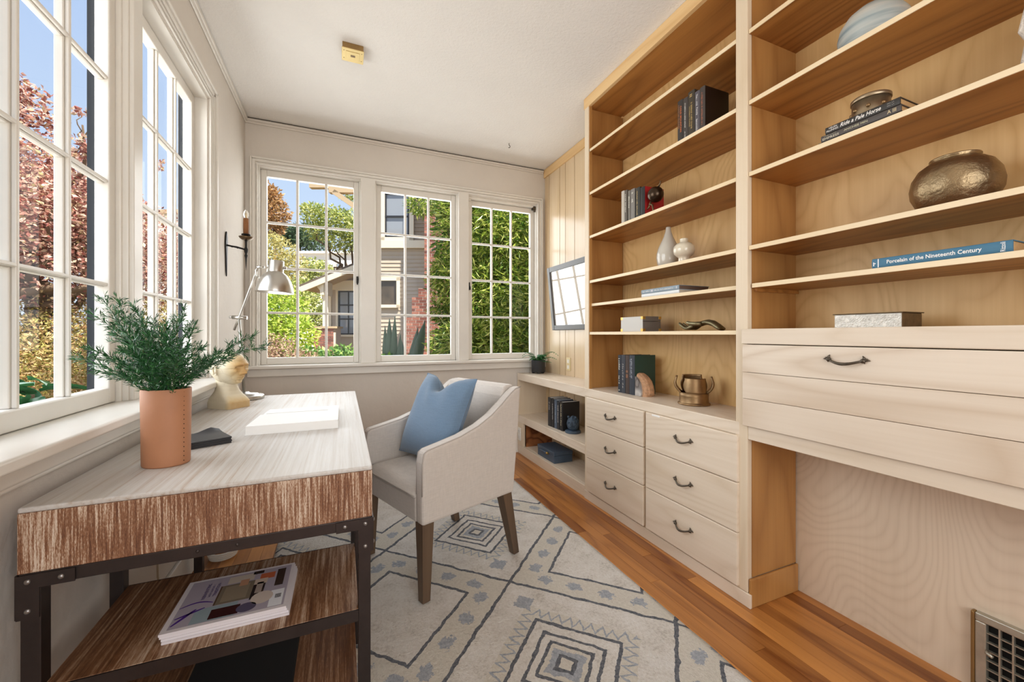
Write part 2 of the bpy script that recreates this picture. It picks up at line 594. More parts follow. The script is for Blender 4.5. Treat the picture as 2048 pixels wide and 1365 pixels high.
lattice = mm.gt(0.3378)
ipar = par * -1.0 + 1.0
dark = lattice + ipar * line(0.205, 0.0065) + par * (line(0.163, 0.0065) + line(0.112, 0.006) + line(0.076, 0.006) + line(0.027, 0.007))
blob_n = NX(nt, noise(nt, posn(nt, (1, 1, 1), (0.1, 0.2, 0.9)), 55.0, 3, 0.7)) - 0.5
bw = ((ww / 0.135).fract() - 0.5) * 0.135
bd = (bw * bw * 0.9 + (mm - 0.272) * (mm - 0.272) * 1.3).op('SQRT') + blob_n * 0.075
blob = ipar * bd.lt(0.031) * mm.gt(0.215) * mm.lt(0.33)
tri = (((ww / 0.042).fract() - 0.5).abs() - 0.25) * 0.085
zig = par * (mm - 0.198 - tri).abs().lt(0.0075) * mm.gt(0.172) * mm.lt(0.224)
arrow = par * (lp * lq).lt(0.0) * (mn + blob_n * 0.05).gt(0.205) * (mm + blob_n * 0.04).lt(0.275)
inner = par * ((mm + blob_n * 0.03).lt(0.056)) * mm.gt(0.033)
grey = (blob + zig + arrow + inner).min(1.0)
flat = (ipar * mm.gt(0.212) + par * (mm.lt(0.226) * mm.gt(0.17)) + par * mm.lt(0.07)).min(1.0)
pile_n = NX(nt, noise(nt, posn(nt), 85.0, 5, 0.75))
soft_n = NX(nt, noise(nt, posn(nt), 11.0, 3, 0.6))
pile = ramp(nt, (pile_n * 0.6 + soft_n * 0.4).k, [(0.30, C(190, 182, 171)), (0.48, C(230, 224, 216)), (0.7, C(247, 244, 240))])
flatc = ramp(nt, pile_n.k, [(0.3, C(214, 207, 194)), (0.7, C(234, 228, 217))])
greyc = ramp(nt, pile_n.k, [(0.3, C(150, 156, 166)), (0.7, C(200, 203, 208))])
darkc = ramp(nt, pile_n.k, [(0.3, C(78, 82, 90)), (0.7, C(140, 142, 148))])
cc = mixc(nt, flat.k, pile, flatc)
cc = mixc(nt, grey.k, cc, greyc)
cc = mixc(nt, dark.min(1.0).k, cc, darkc)
nt.links.new(cc, b.inputs['Base Color'])
b.inputs['Roughness'].default_value = 0.95
b.inputs['Specular IOR Level'].default_value = 0.1
hgt = (flat * -0.5 + 1.0) * 0.6 + pile_n * 0.5 - dark.min(1.0) * 0.55
bump(nt, b, hgt.k, 1.0, 0.022)

# outdoor materials
plain('siding_paint', C(190, 176, 160), 0.8, var=0.04, vscale=6)
plain('shingle_paint', C(164, 148, 130), 0.85, var=0.1, vscale=20)
plain('trim_cream', C(238, 226, 204), 0.7)
plain('beam_tan', C(196, 172, 140), 0.7)
plain('roof_dark', C(110, 98, 88), 0.9)
plain('sash_black', C(46, 48, 54), 0.5)
plain('far_pane', C(150, 156, 166), 0.08, spec=0.8)
plain('dark_pane', C(84, 74, 64), 0.2, spec=0.4, var=0.5, vscale=5)
plain('far_white', C(244, 240, 232), 0.8)
plain('brick_red', C(150, 98, 84), 0.85, var=0.22, vscale=30)
plain('mortar', C(222, 206, 192), 0.9)
m, nt, b = newmat('brick_clay')
_oi = nt.nodes.new('ShaderNodeObjectInfo')
nt.links.new(ramp(nt, _oi.outputs['Random'], [(0.0, C(112, 66, 58)), (0.5, C(150, 94, 80)), (1.0, C(180, 122, 104))]), b.inputs['Base Color'])
b.inputs['Roughness'].default_value = 0.85
plain('tin_metal', C(164, 148, 124), 0.36, 0.85, var=0.2, vscale=25)
plain('bark', C(104, 84, 66), 0.9, var=0.2, vscale=20)
plain('ground_soil', C(120, 104, 78), 0.95, var=0.2, vscale=3)
plain('agave_green', C(104, 122, 104), 0.55, var=0.15, vscale=12)
leafmat('leaf_plum', [C(104, 54, 50), C(166, 100, 90), C(214, 164, 148), C(238, 212, 196), C(186, 168, 116)], 0.35)
leafmat('leaf_hedge_gold', [C(120, 116, 60), C(176, 170, 90), C(214, 196, 140), C(190, 140, 100), C(226, 214, 160)], 0.35)
leafmat('leaf_lime', [C(128, 158, 56), C(182, 204, 84), C(216, 222, 120)], 0.4)
leafmat('leaf_bay', [C(60, 96, 36), C(116, 146, 52), C(176, 190, 84), C(222, 222, 140)], 0.35, 0.3)
leafmat('leaf_pale', [C(150, 144, 84), C(196, 186, 120), C(220, 210, 150)], 0.35)
leafmat('leaf_mid', [C(112, 130, 66), C(172, 182, 98), C(216, 214, 140)], 0.35)
leafmat('leaf_dark', [C(58, 80, 60), C(92, 116, 80)], 0.25)
leafmat('leaf_rust', [C(140, 108, 70), C(200, 154, 108), C(168, 146, 96)], 0.3)
leafmat('leaf_pinkbrown', [C(130, 96, 84), C(186, 150, 132), C(214, 186, 160), C(120, 120, 70)], 0.3)
leafmat('leaf_ivy', [C(60, 108, 46), C(116, 156, 72), C(160, 184, 96)], 0.3)
leafmat('leaf_rhodo', [C(24, 62, 34), C(40, 92, 48), C(70, 116, 84)], 0.1, 0.15)
# ================================================================== ROOM SHELL
ZC, WL, WB, XR, WF = 2.735, -0.665, 3.50, 1.845, -1.5


def unit_mesh(name, m, bevel=0.0):
    mb = MB().box(-0.5, 0.5, -0.5, 0.5, 0, 1)
    me = bpy.data.meshes.new(name)
    me.from_pydata(mb.v, [], mb.f)
    me.materials.append(MAT[m])
    return me


def piece(me, name, x0, x1, y0, y1, z0, z1, parent, M=None):
    o = bpy.data.objects.new(name, me)
    col.objects.link(o)
    o.location = ((x0 + x1) / 2, (y0 + y1) / 2, z0)
    o.scale = (x1 - x0, y1 - y0, z1 - z0)
    WM[o.name] = Matrix.Translation(o.location)
    if parent is not None: attach(o, parent)
    return o


def structure(o): return setp(o, kind='structure')


rng = random.Random(7)
floor = structure(MB().box(WL - 0.1, XR + 0.1, WF - 0.1, WB + 0.1, -0.16, -0.0135).build('floor', 'gap_dark'))
plank_me = unit_mesh('plank', 'floor_oak')
pw = 0.0572
k = 0
x = WL
while x < XR - 0.01:
    y = WF - rng.random() * 0.8
    while y < WB:
        L = 0.75 + rng.random() * 0.95
        y0, y1 = max(y, WF), min(y + L, WB)
        if y1 - y0 > 0.03:
            piece(plank_me, 'plank', x + 0.0003, min(x + pw - 0.0006, XR), y0 + 0.0005, y1 - 0.0005, -0.0135, 0.0, floor)
        y += L
    x += pw

structure(MB().box(WL - 0.14, XR + 0.14, WF - 0.14, WB + 0.14, ZC, ZC + 0.12).build('ceiling', 'ceiling_paint'))
structure(MB().box(-1.05, 7.0, -3.6, 3.72, ZC + 0.13, ZC + 0.35).build('sun_block_slab', 'roof_dark'))  # unseen slab with overhang, added to keep the sun out of the room

GZ0, GZ1 = 0.94, 2.335        # glass
SZ0, SZ1 = 0.888, 2.385       # sash
BACK = [(-0.575, 0.125), (0.262, 0.948), (1.066, 1.745)]
LEFT = [(1.125, 1.815), (1.925, 2.62)]

# back wall with its three openings
wb = MB()
wb.box(WL - 0.14, XR + 0.14, WB, WB + 0.14, -0.16, 0.875)
wb.box(WL - 0.14, XR + 0.14, WB, WB + 0.14, 2.392, ZC)
wb.box(WL - 0.14, -0.585, WB, WB + 0.14, 0.875, 2.392)
wb.box(1.755, XR + 0.14, WB, WB + 0.14, 0.875, 2.392)
structure(wb.build('wall_back', 'plaster'))
wl = MB()
wl.box(WL - 0.135, WL, WF - 0.14, WB, -0.16, 0.875)
wl.box(WL - 0.135, WL, WF - 0.14, WB, 2.392, ZC)
wl.box(WL - 0.135, WL, WF - 0.14, 1.115, 0.875, 2.392)
wl.box(WL - 0.135, WL, 2.63, WB, 0.875, 2.392)
structure(wl.build('wall_left', 'plaster'))
wall_right = structure(MB().box(XR, XR + 0.12, WF - 0.14, WB, -0.16, ZC).build('wall_right', 'gap_dark'))
wf = MB()
wf.box(WL, XR, WF - 0.14, WF, -0.16, 0.55)
wf.box(WL, XR, WF - 0.14, WF, 2.4, ZC)
wf.box(WL, -0.45, WF - 0.14, WF, 0.55, 2.4)
wf.box(1.45, XR, WF - 0.14, WF, 0.55, 2.4)
structure(wf.build('wall_front', 'plaster'))

# board panelling between the tall bookcase and the back wall
board_me = unit_mesh('panel_board', 'panel_board')
ys = [3.50, 3.41, 3.205, 3.103, 2.951, 2.75, 2.65, 2.50, 2.30]
for a, b2 in zip(ys[1:], ys[:-1]):
    piece(board_me, 'panel_board', XR - 0.012, XR + 0.004, a + 0.0036, b2 - 0.0036, 0.06, 2.665, wall_right)
structure(MB().box(XR - 0.026, XR, 2.30, 3.50, 2.655, ZC - 0.002).build('trim_1', 'header_wood', bevel=0.003))


# windows
def wbox(mb, side, a0, a1, d0, d1, z0, z1):
    if side == 'B': mb.box(a0, a1, WB + d0, WB + d1, z0, z1)
    elif side == 'L': mb.box(WL - d1, WL - d0, a0, a1, z0, z1)
    else: mb.box(a0, a1, WF - d1, WF - d0, z0, z1)
    return mb


def window(idx, side, a0, a1, z0=SZ0, z1=SZ1, g0=GZ0, g1=GZ1, cols=3, rows=4, d=0.06):
    loc = {'B': ((a0 + a1) / 2, WB + d, z0), 'L': (WL - d, (a0 + a1) / 2, z0), 'F': ((a0 + a1) / 2, WF - d, z0)}[side]
    w = thing('window_%d' % idx, None, None, loc, kind='structure')
    st = 0.040
    fr = MB()
    wbox(fr, side, a0, a0 + st, d, d + 0.04, z0, z1)
    wbox(fr, side, a1 - st, a1, d, d + 0.04, z0, z1)
    wbox(fr, side, a0 + st, a1 - st, d, d + 0.04, z0, g0)
    wbox(fr, side, a0 + st, a1 - st, d, d + 0.04, g1, z1)
    fr.build('sash_frame', 'white_paint', w, bevel=0.004)
    ga0, ga1 = a0 + st, a1 - st
    pwid, phei = (ga1 - ga0) / cols, (g1 - g0) / rows
    for i in range(1, cols):
        c = ga0 + pwid * i
        mb = MB(); wbox(mb, side, c - 0.0095, c + 0.0095, d + 0.014, d + 0.036, g0, g1); wbox(mb, side, c - 0.0055, c + 0.0055, d + 0.003, d + 0.0139, g0, g1)
        mb.build('muntin', 'white_paint', w, bevel=0.003)
    for j in range(1, rows):
        c = g0 + phei * j
        mb = MB(); wbox(mb, side, ga0, ga1, d + 0.0145, d + 0.0345, c - 0.0088, c + 0.0088); wbox(mb, side, ga0, ga1, d + 0.0035, d + 0.0144, c - 0.0052, c + 0.0052)
        mb.build('muntin', 'white_paint', w, bevel=0.003)
    for i in range(cols):
        for j in range(rows):
            mb = MB()
            e = 0.006
            wbox(mb, side, ga0 + pwid * i + e, ga0 + pwid * (i + 1) - e, d + 0.022, d + 0.025, g0 + phei * j + e, g0 + phei * (j + 1) - e)
            # thin glazing sheet: one face per side would double the reflection, so a single quad
            vs = mb.v
            quad = MB()
            if side in 'BF': quad.add([vs[0], vs[1], vs[5], vs[4]], [(0, 1, 2, 3)])
            else: quad.add([vs[0], vs[3], vs[7], vs[4]], [(0, 1, 2, 3)])
            quad.build('pane', 'pane_glass', w)
    return w


win = []
for i, (a0, a1) in enumerate(BACK):
    w = window(i + 1, 'B', a0, a1) if i < 2 else window(3, 'B', a0, a1, z1=2.362, g1=2.315)
    win.append(w)
for i, (a0, a1) in enumerate(LEFT):
    win.append(window(4 + i, 'L', a0, a1))
window(6, 'F', -0.44, 1.44, 0.56, 2.39, 0.62, 2.33, 4, 3, 0.05)  # made-up window behind the camera, added to house the rear fill
# latches and hinge brackets
MB().box(0.105, 0.120, WB + 0.035, WB + 0.06, 1.545, 1.60).tube([(0.112, WB + 0.045, 1.575), (0.112, WB + 0.02, 1.56), (0.112, WB + 0.018, 1.53)], 0.006, 8).build('latch', 'black_iron', win[0], bevel=0.002)
MB().box(1.070, 1.080, WB + 0.035, WB + 0.06, 1.53, 1.60).tube([(1.075, WB + 0.045, 1.57), (1.075, WB + 0.02, 1.555), (1.075, WB + 0.018, 1.53)], 0.006, 8).build('latch', 'black_iron', win[2], bevel=0.002)
MB().box(1.715, 1.752, WB + 0.02, WB + 0.06, 2.345, 2.378).tube([(1.735, WB + 0.03, 2.35), (1.735, WB + 0.03, 2.325)], 0.011, 10).build('hinge_bracket', 'pewter', win[2], bevel=0.002)
MB().box(1.055, 1.088, WB + 0.03, WB + 0.06, 2.352, 2.385).build('hinge_bracket', 'white_paint', win[2], bevel=0.003)

# back casing, posts, stops
cs = MB()
for s_, a_out in ((1, -0.632), (-1, 1.802)):
    cs.box(a_out, a_out + s_ * 0.012, WB - 0.026, WB, 0.885, 2.445)
    cs.box(a_out + s_ * 0.012, a_out + s_ * 0.034, WB - 0.016, WB, 0.885, 2.432)
    cs.box(a_out + s_ * 0.034, a_out + s_ * 0.040, WB - 0.008, WB + 0.06, 0.885, 2.420)
    cs.box(a_out + s_ * 0.040, a_out + s_ * 0.050, WB - 0.013, WB + 0.06, 0.885, 2.410)
    cs.box(a_out + s_ * 0.050, a_out + s_ * 0.0565, WB + 0.012, WB + 0.10, 0.885, 2.395)
cs.box(-0.62, 1.79, WB - 0.026, WB, 2.433, 2.446)
cs.box(-0.60, 1.77, WB - 0.016, WB, 2.412, 2.433)
cs.box(-0.60, 1.77, WB - 0.008, WB + 0.05, 2.405, 2.412)
cs.box(-0.60, 1.77, WB - 0.012, WB + 0.05, 2.395, 2.405)
cs.box(-0.60, 1.77, WB + 0.010, WB + 0.10, 2.385, 2.396)
cs.box(1.06, 1.76, WB + 0.02, WB + 0.10, 2.364, 2.386)
structure(cs.build('trim_2', 'white_paint', bevel=0.003))
for i, (p0, p1) in enumerate(((0.125, 0.262), (0.948, 1.066))):
    mb = MB().box(p0 + 0.012, p1 - 0.012, WB - 0.012, WB + 0.12, 0.885, 2.40)
    mb.box(p0 + 0.001, p1 - 0.001, WB + 0.028, WB + 0.12, 0.885, 2.395)
    structure(mb.build('trim_%d' % (3 + i), 'white_paint', bevel=0.004))
sl = MB().box(-0.665, XR - 0.013, WB - 0.068, WB + 0.13, 0.862, 0.886)
sl.box(-0.65, XR - 0.013, WB - 0.03, WB, 0.802, 0.862)
structure(sl.build('trim_5', 'white_paint', bevel=0.006, bseg=3))

# left casing, post, sill
cs = MB()
Y0 = 2.62
for (w0, w1, pr) in ((0.066, 0.080, 0.026), (0.046, 0.066, 0.016), (0.038, 0.046, 0.006), (0.028, 0.038, 0.013), (0.020, 0.028, 0.004), (0.012, 0.020, 0.010)):
    cs.box(WL - 0.03, WL + pr, Y0 + w0, Y0 + w1, 0.885, 2.40 + w0)
    cs.box(WL - 0.03, WL + pr, 0.60, Y0 + w1, 2.385 + w0, 2.385 + w1)
cs.box(WL - 0.10, WL - 0.005, Y0 + 0.002, Y0 + 0.012, 0.885, 2.40)
cs.box(WL - 0.10, WL - 0.004, 0.60, Y0 + 0.012, 2.386, 2.398)
structure(cs.build('trim_6', 'white_paint', bevel=0.003))
mb = MB().box(WL - 0.12, WL - 0.018, 1.835, 1.905, 0.885, 2.40)
mb.box(WL - 0.12, WL - 0.030, 1.826, 1.914, 0.885, 2.395)
mb.box(WL - 0.12, WL - 0.046, 1.816, 1.924, 0.885, 2.395)
structure(mb.build('trim_7', 'white_paint', bevel=0.004))
sl = MB().box(WL - 0.13, -0.572, 0.30, 2.73, 0.858, 0.886)
sl.box(WL, -0.636, 0.30, 2.71, 0.800, 0.858)
sl.box(WL, -0.646, 0.30, 2.71, 0.786, 0.800)
structure(sl.build('trim_8', 'white_paint', bevel=0.006, bseg=3))
# dark slate outer casing beyond the left sashes
oc = MB()
for (a0, a1) in LEFT:
    oc.box(WL - 0.120, WL - 0.1015, a1 - 0.034, a1 + 0.004, 0.89, 2.39)
    oc.box(WL - 0.120, WL - 0.1015, a0 - 0.004, a0 + 0.034, 0.89, 2.39)
structure(oc.build('trim_9', 'slate_paint'))

# crown mouldings and a dark strip painted in as the shade under the ceiling
structure(MB().box(WL, XR - 0.03, WB - 0.010, WB, 2.690, 2.728).box(WL, XR - 0.03, WB - 0.020, WB, 2.705, 2.724).build('trim_10', 'plaster', bevel=0.004))
structure(MB().box(WL, WL + 0.010, WF, WB, 2.690, 2.730).box(WL, WL + 0.020, WF, WB, 2.705, 2.730).build('trim_11', 'white_paint', bevel=0.004))
structure(MB().box(WL, XR - 0.03, WB - 0.006, WB + 0.002, 2.722, 2.7349).build('trim_12', 'gap_dark'))
structure(MB().box(WL, 1.54, WB - 0.016, WB, 0.0, 0.13).box(WL, 1.54, WB - 0.024, WB, 0.0, 0.02).build('baseboard_back', 'white_paint', bevel=0.004))
structure(MB().box(WL, WL + 0.016, WF, WB - 0.03, 0.0, 0.13).build('baseboard_left', 'white_paint', bevel=0.004))

# ================================================================== BUILT-IN SHELVES
XF, XB = 1.534, 1.833      # face frame and back panel
SH = [2.372, 2.080, 1.786, 1.484]
handle_src = None


def pull(parent, y, z, x, half=0.052):
    """dark cast bail pull: two leaf-shaped ends and a sagging bow"""
    mb = MB()
    pts = [(x - 0.006 - 0.020 * math.sin(math.pi * t / 10), y + half * 0.86 * (1 - 2 * t / 10), z - 0.012 * math.sin(math.pi * t / 10)) for t in range(11)]
    mb.tube(pts, [0.0052 - 0.0016 * abs(t - 5) / 5 for t in range(11)], 8)
    for s_ in (-1, 1):
        yy = y + s_ * half * 0.86
        mb.sphere((x - 0.006, yy, z), 0.0075, 10, 6)
        mb.tube([(x - 0.004, yy, z), (x - 0.004, yy + s_ * 0.010, z + 0.004), (x - 0.003, yy + s_ * 0.018, z + 0.001)], [0.005, 0.0045, 0.001], 8)
        mb.tube([(x - 0.004, yy, z), (x - 0.004, yy + s_ * 0.002, z + 0.010), (x - 0.003, yy - s_ * 0.002, z + 0.016)], [0.005, 0.004, 0.001], 8)
        mb.tube([(x - 0.004, yy, z), (x - 0.004, yy + s_ * 0.004, z - 0.009)], [0.005, 0.001], 8)
    return mb.build('handle', 'pewter', parent)


def shelf_part(unit, y0, y1, zt, xf=None, name='shelf', th=0.0175):
    xf = XF if xf is None else xf
    s = MB().box(xf + 0.004, XB - 0.001, y0, y1, zt - th, zt).build(name, 'honey_shaded_y', unit)
    MB().box(xf, xf + 0.004, y0, y1, zt - th, zt).build('shelf_edging', 'shelf_edge', s, bevel=0.001)
    return s


# --- low unit by the back wall
A0, A1 = 2.334, 3.492
ua = thing('low_shelf_unit', 'low bleached oak open shelf unit under the picture and potted fern', 'shelf unit', (1.68, 2.9, 0))
MB().box(XF, XR - 0.013, A0, A1, 0.690, 0.754).build('counter', 'oak_pale_y', ua, bevel=0.003)
MB().box(XF, XR - 0.013, A0, A1 - 0.001, 0.295, 0.360).build('shelf', 'oak_pale_y', ua, bevel=0.003)
MB().box(XF + 0.0302, XR - 0.013, A0, A1, 0.062, 0.080).box(XF, XF + 0.03, A0, A1, 0.0, 0.0802).build('plinth', 'oak_pale_y', ua, bevel=0.003)
MB().box(XF, XR - 0.013, A1 - 0.020, A1, 0.360, 0.690).build('side_panel', 'oak_pale_z', ua)
MB().box(XF, XF + 0.022, 3.361, A1, 0.080, 0.295).build('stile', 'oak_pale_z', ua, bevel=0.002)
MB().box(XF + 0.03, XR - 0.013, 3.350, 3.361, 0.080, 0.295).build('side_panel', 'plywood_dark', ua)
sw = thing('wall_outlet', 'white outlet plate on the left stile of the low shelf unit', 'outlet', (XF - 0.003, 3.435, 0.12))
MB().box(XF - 0.006, XF - 0.0005, 3.402, 3.470, 0.125, 0.245).build('plate', 'outlet_white', sw, bevel=0.003)
MB().box(XF - 0.009, XF - 0.006, 3.420, 3.452, 0.195, 0.228).box(XF - 0.009, XF - 0.006, 3.420, 3.452, 0.142, 0.175).build('socket', 'paper_edge', sw, bevel=0.002)
ou = thing('wall_outlet', 'ivory outlet plate on the board panelling above the low shelf unit', 'outlet', (XR - 0.013, 3.045, 0.80))
MB().box(XR - 0.018, XR - 0.0125, 3.010, 3.080, 0.802, 0.917).build('plate', 'outlet_ivory', ou, bevel=0.003)
MB().box(XR - 0.021, XR - 0.018, 3.028, 3.062, 0.868, 0.900).box(XR - 0.021, XR - 0.018, 3.028, 3.062, 0.818, 0.850).build('socket', 'outlet_white', ou, bevel=0.002)

# --- tall bookcase with six drawers
B0, B1 = 1.133, 2.330
ub = thing('bookcase', 'tall honey oak bookcase with six pale drawers below its shelves', 'bookcase', (1.69, 1.73, 0))
MB().box(XF, XR - 0.001, 2.310, B1, 0.754, ZC - 0.002).box(XF, XF + 0.02, 2.279, 2.311, 0.70, ZC - 0.05).build('side_panel', 'honey_shaded_z', ub)
MB().box(XF - 0.006, XF + 0.014, 2.284, 2.330, 0.70, ZC - 0.002).build('stile', 'oak_pale_z', ub, bevel=0.002)
MB().box(XF + 0.02, XB, 1.150, 1.168, 0.68, ZC - 0.002).build('side_panel', 'honey_shaded_z', ub)
MB().box(XF - 0.006, XF + 0.02, 1.133, 1.186, 0.06, ZC - 0.002).build('stile', 'oak_pale_z', ub, bevel=0.002)
MB().box(XF - 0.008, XF + 0.016, 1.133, 2.338, 2.662, ZC - 0.001).build('header', 'header_wood', ub, bevel=0.002)
MB().box(XB, XR - 0.001, 1.15, 2.32, 0.70, ZC - 0.01).build('back_panel', 'ply_back', ub)
MB().box(XF + 0.0165, XB - 0.001, 1.169, 2.3095, 2.662, 2.672).build('top_panel', 'honey_shaded_y', ub)
for zt in SH:
    shelf_part(ub, 1.168, 2.310, zt)
s5 = shelf_part(ub, 1.172, 2.300, 1.329, XF + 0.016)
MB().box(XF + 0.03, XB - 0.001, 2.296, 2.3095, 1.296, 1.3113).build('cleat', 'honey_shaded_y', s5)
shelf_part(ub, 1.168, 2.310, 1.137)
MB().box(XF - 0.0072, XB, 1.1685, 2.3305, 0.700, 0.754).build('counter', 'oak_pale_y', ub, bevel=0.003)
MB().box(XF, XF + 0.02, 1.1365, 2.334, 0.0, 0.6995).box(XF + 0.0202, XB, 1.136, 1.15, 0.0, 0.70).box(XF + 0.0202, XB, 2.312, 2.3335, 0.0, 0.70).build('carcass', 'oak_pale_z', ub)
MB().box(XF - 0.008, XF + 0.004, 1.119, 2.334, 0.0, 0.058).build('plinth', 'oak_pale_y', ub, bevel=0.003)
MB().box(XF - 0.002, XB, 1.1195, 1.1315, 0.0, 0.118).build('plinth', 'honey_shaded_z', ub, bevel=0.004)  # return coloured browner than the plinth front to stand for its shade
for (y0, y1) in ((1.728, 2.300), (1.165, 1.706)):
    pass
for (y0, y1) in ((1.738, 2.292), (1.170, 1.718)):
    for (z0, z1) in ((0.502, 0.698), (0.292, 0.499), (0.068, 0.289)):
        dr = MB().box(XF - 0.019, XF - 0.0005, y0, y1, z0, z1).build('drawer', 'oak_pale_y', ub, bevel=0.004)
        pull(dr, (y0 + y1) / 2 + 0.012, (z0 + z1) / 2 + 0.012, XF - 0.019)

MB().box(XF - 0.0198, XF - 0.0192, 1.612, 1.668, 0.688, 0.697).build('paper_label', 'paper', ub)
# --- bookcase with the drop-front desk
CE = -0.60
uc = thing('desk_bookcase', 'oak bookcase with drop-front desk panel above an open kneehole', 'bookcase', (1.69, 0.27, 0))
MB().box(XF + 0.0205, XB, 1.1315, 1.1495, 0.706, ZC - 0.002).build('side_panel', 'honey_shaded_z', uc)
MB().box(XF + 0.0205, XB, 1.1316, 1.1356, 0.1185, 0.689).build('side_panel', 'honey_shaded_z', uc)
MB().box(XF, XR, CE - 0.02, CE, 0.0, ZC - 0.002).build('side_panel', 'honey_shaded_z', uc)
MB().box(XB, XR - 0.001, CE, 1.133, 0.70, ZC - 0.01).build('back_panel', 'ply_back', uc)
MB().box(XB + 0.005, XR - 0.001, CE, 1.135, 0.0, 0.70).build('back_panel', 'ply_pale', uc)
MB().box(XF - 0.008, XF + 0.016, CE, 1.132, 2.662, ZC - 0.001).build('header', 'header_wood', uc, bevel=0.002)
MB().box(XF + 0.0165, XB - 0.001, CE, 1.131, 2.662, 2.672).build('top_panel', 'honey_shaded_y', uc)
for zt in SH:
    shelf_part(uc, CE, 1.1315, zt)
s5 = shelf_part(uc, CE, 1.1260, 1.329, XF + 0.010)
MB().box(XF + 0.03, XB - 0.001, 1.118, 1.1312, 1.297, 1.3113).build('cleat', 'honey_shaded_y', s5)
MB().box(XF - 0.020, XF - 0.0065, CE, 1.150, 1.082, 1.143).box(XF - 0.0064, XB, CE, 1.1312, 1.082, 1.143).build('top_rail', 'oak_pale_y', uc, bevel=0.003)
fp = MB().box(XF - 0.010, XF + 0.02, CE, 1.1312, 0.747, 1.079).build('drop_front', 'gap_dark', uc)
for i, (z0, z1) in enumerate(((0.967, 1.079), (0.859, 0.9655), (0.747, 0.8575))):
    MB().box(XF - 0.019, XF - 0.0066, CE, 1.146, z0, z1).build('plank', 'oak_figured', fp, bevel=0.0015)
pull(fp, 0.777, 1.036, XF - 0.019, 0.056)
MB().box(XF - 0.004, XF + 0.03, CE, 1.1325, 0.690, 0.745).build('apron_rail', 'oak_pale_y', uc, bevel=0.002)
MB().box(XF + 0.0302, XB, CE, 1.131, 0.690, 0.705).build('desk_bottom', 'honey_shaded_y', uc)

# heating grille low in the kneehole
gr = thing('vent_grille', 'metal heating register set low in the kneehole back panel', 'vent', (XB, 0.40, 0.01))
Xv = XB + 0.005
gy0, gy1, gz0, gz1 = 0.248, 0.596, 0.012, 0.255
MB().box(Xv - 0.004, Xv - 0.001, gy0 + 0.02, gy1 - 0.02, gz0 + 0.02, gz1 - 0.02).build('backing', 'void_black', gr)
MB().box(Xv - 0.022, Xv - 0.0005, gy1 - 0.010, gy1, gz0, gz1).build('side_flange', 'grille_brass', gr, bevel=0.004)
MB().box(Xv - 0.022, Xv - 0.001, gy0, gy1 - 0.010, gz1 - 0.024, gz1).box(Xv - 0.022, Xv - 0.001, gy0, gy1 - 0.010, gz0, gz0 + 0.024).box(Xv - 0.022, Xv - 0.001, gy1 - 0.034, gy1 - 0.010, gz0 + 0.024, gz1 - 0.024).box(Xv - 0.022, Xv - 0.001, gy0, gy0 + 0.024, gz0 + 0.024, gz1 - 0.024).build('frame', 'grille_metal', gr, bevel=0.003)
n = 7
for i in range(1, n):
    z = gz0 + 0.024 + (gz1 - gz0 - 0.048) * i / n
    MB().box(Xv - 0.018, Xv - 0.006, gy0 + 0.02, gy1 - 0.03, z - 0.0015, z + 0.0015).build('slat', 'grille_metal', gr)
for i in range(1, 11):
    y = gy1 - 0.034 - 0.0265 * i
    MB().box(Xv - 0.020, Xv - 0.008, y - 0.002, y + 0.002, gz0 + 0.02, gz1 - 0.02).build('slat', 'grille_metal', gr)
MB().tube([(Xv - 0.02, gy1 - 0.036, 0.150), (Xv - 0.034, gy1 - 0.040, 0.150), (Xv - 0.036, gy1 - 0.052, 0.146)], [0.004, 0.006, 0.005], 8).build('lever', 'grille_metal', gr)
# ================================================================== TEXT AND BOOKS
def text_geo(txt, size, ax, ay, org, align='CENTER', sx=1.0, bold=0.0):
    """flat lettering as mesh data: ax/ay are the reading and up directions"""
    cu = bpy.data.curves.new('t', 'FONT')
    cu.body = txt; cu.size = 1.0; cu.align_x = align; cu.align_y = 'CENTER'
    cu.resolution_u = 2
    cu.offset = bold
    if txt.startswith('Ride'): cu.shear = 0.3
    o = bpy.data.objects.new('t', cu)
    col.objects.link(o)
    dg = bpy.context.evaluated_depsgraph_get()
    me = bpy.data.meshes.new_from_object(o.evaluated_get(dg))
    ax, ay, org = V(ax).normalized(), V(ay).normalized(), V(org)
    vs = [org + ax * (v.co.x * size * sx) + ay * (v.co.y * size) for v in me.vertices]
    fs = [tuple(p.vertices) for p in me.polygons]
    bpy.data.objects.remove(o); bpy.data.meshes.remove(me); bpy.data.curves.remove(cu)
    return vs, fs


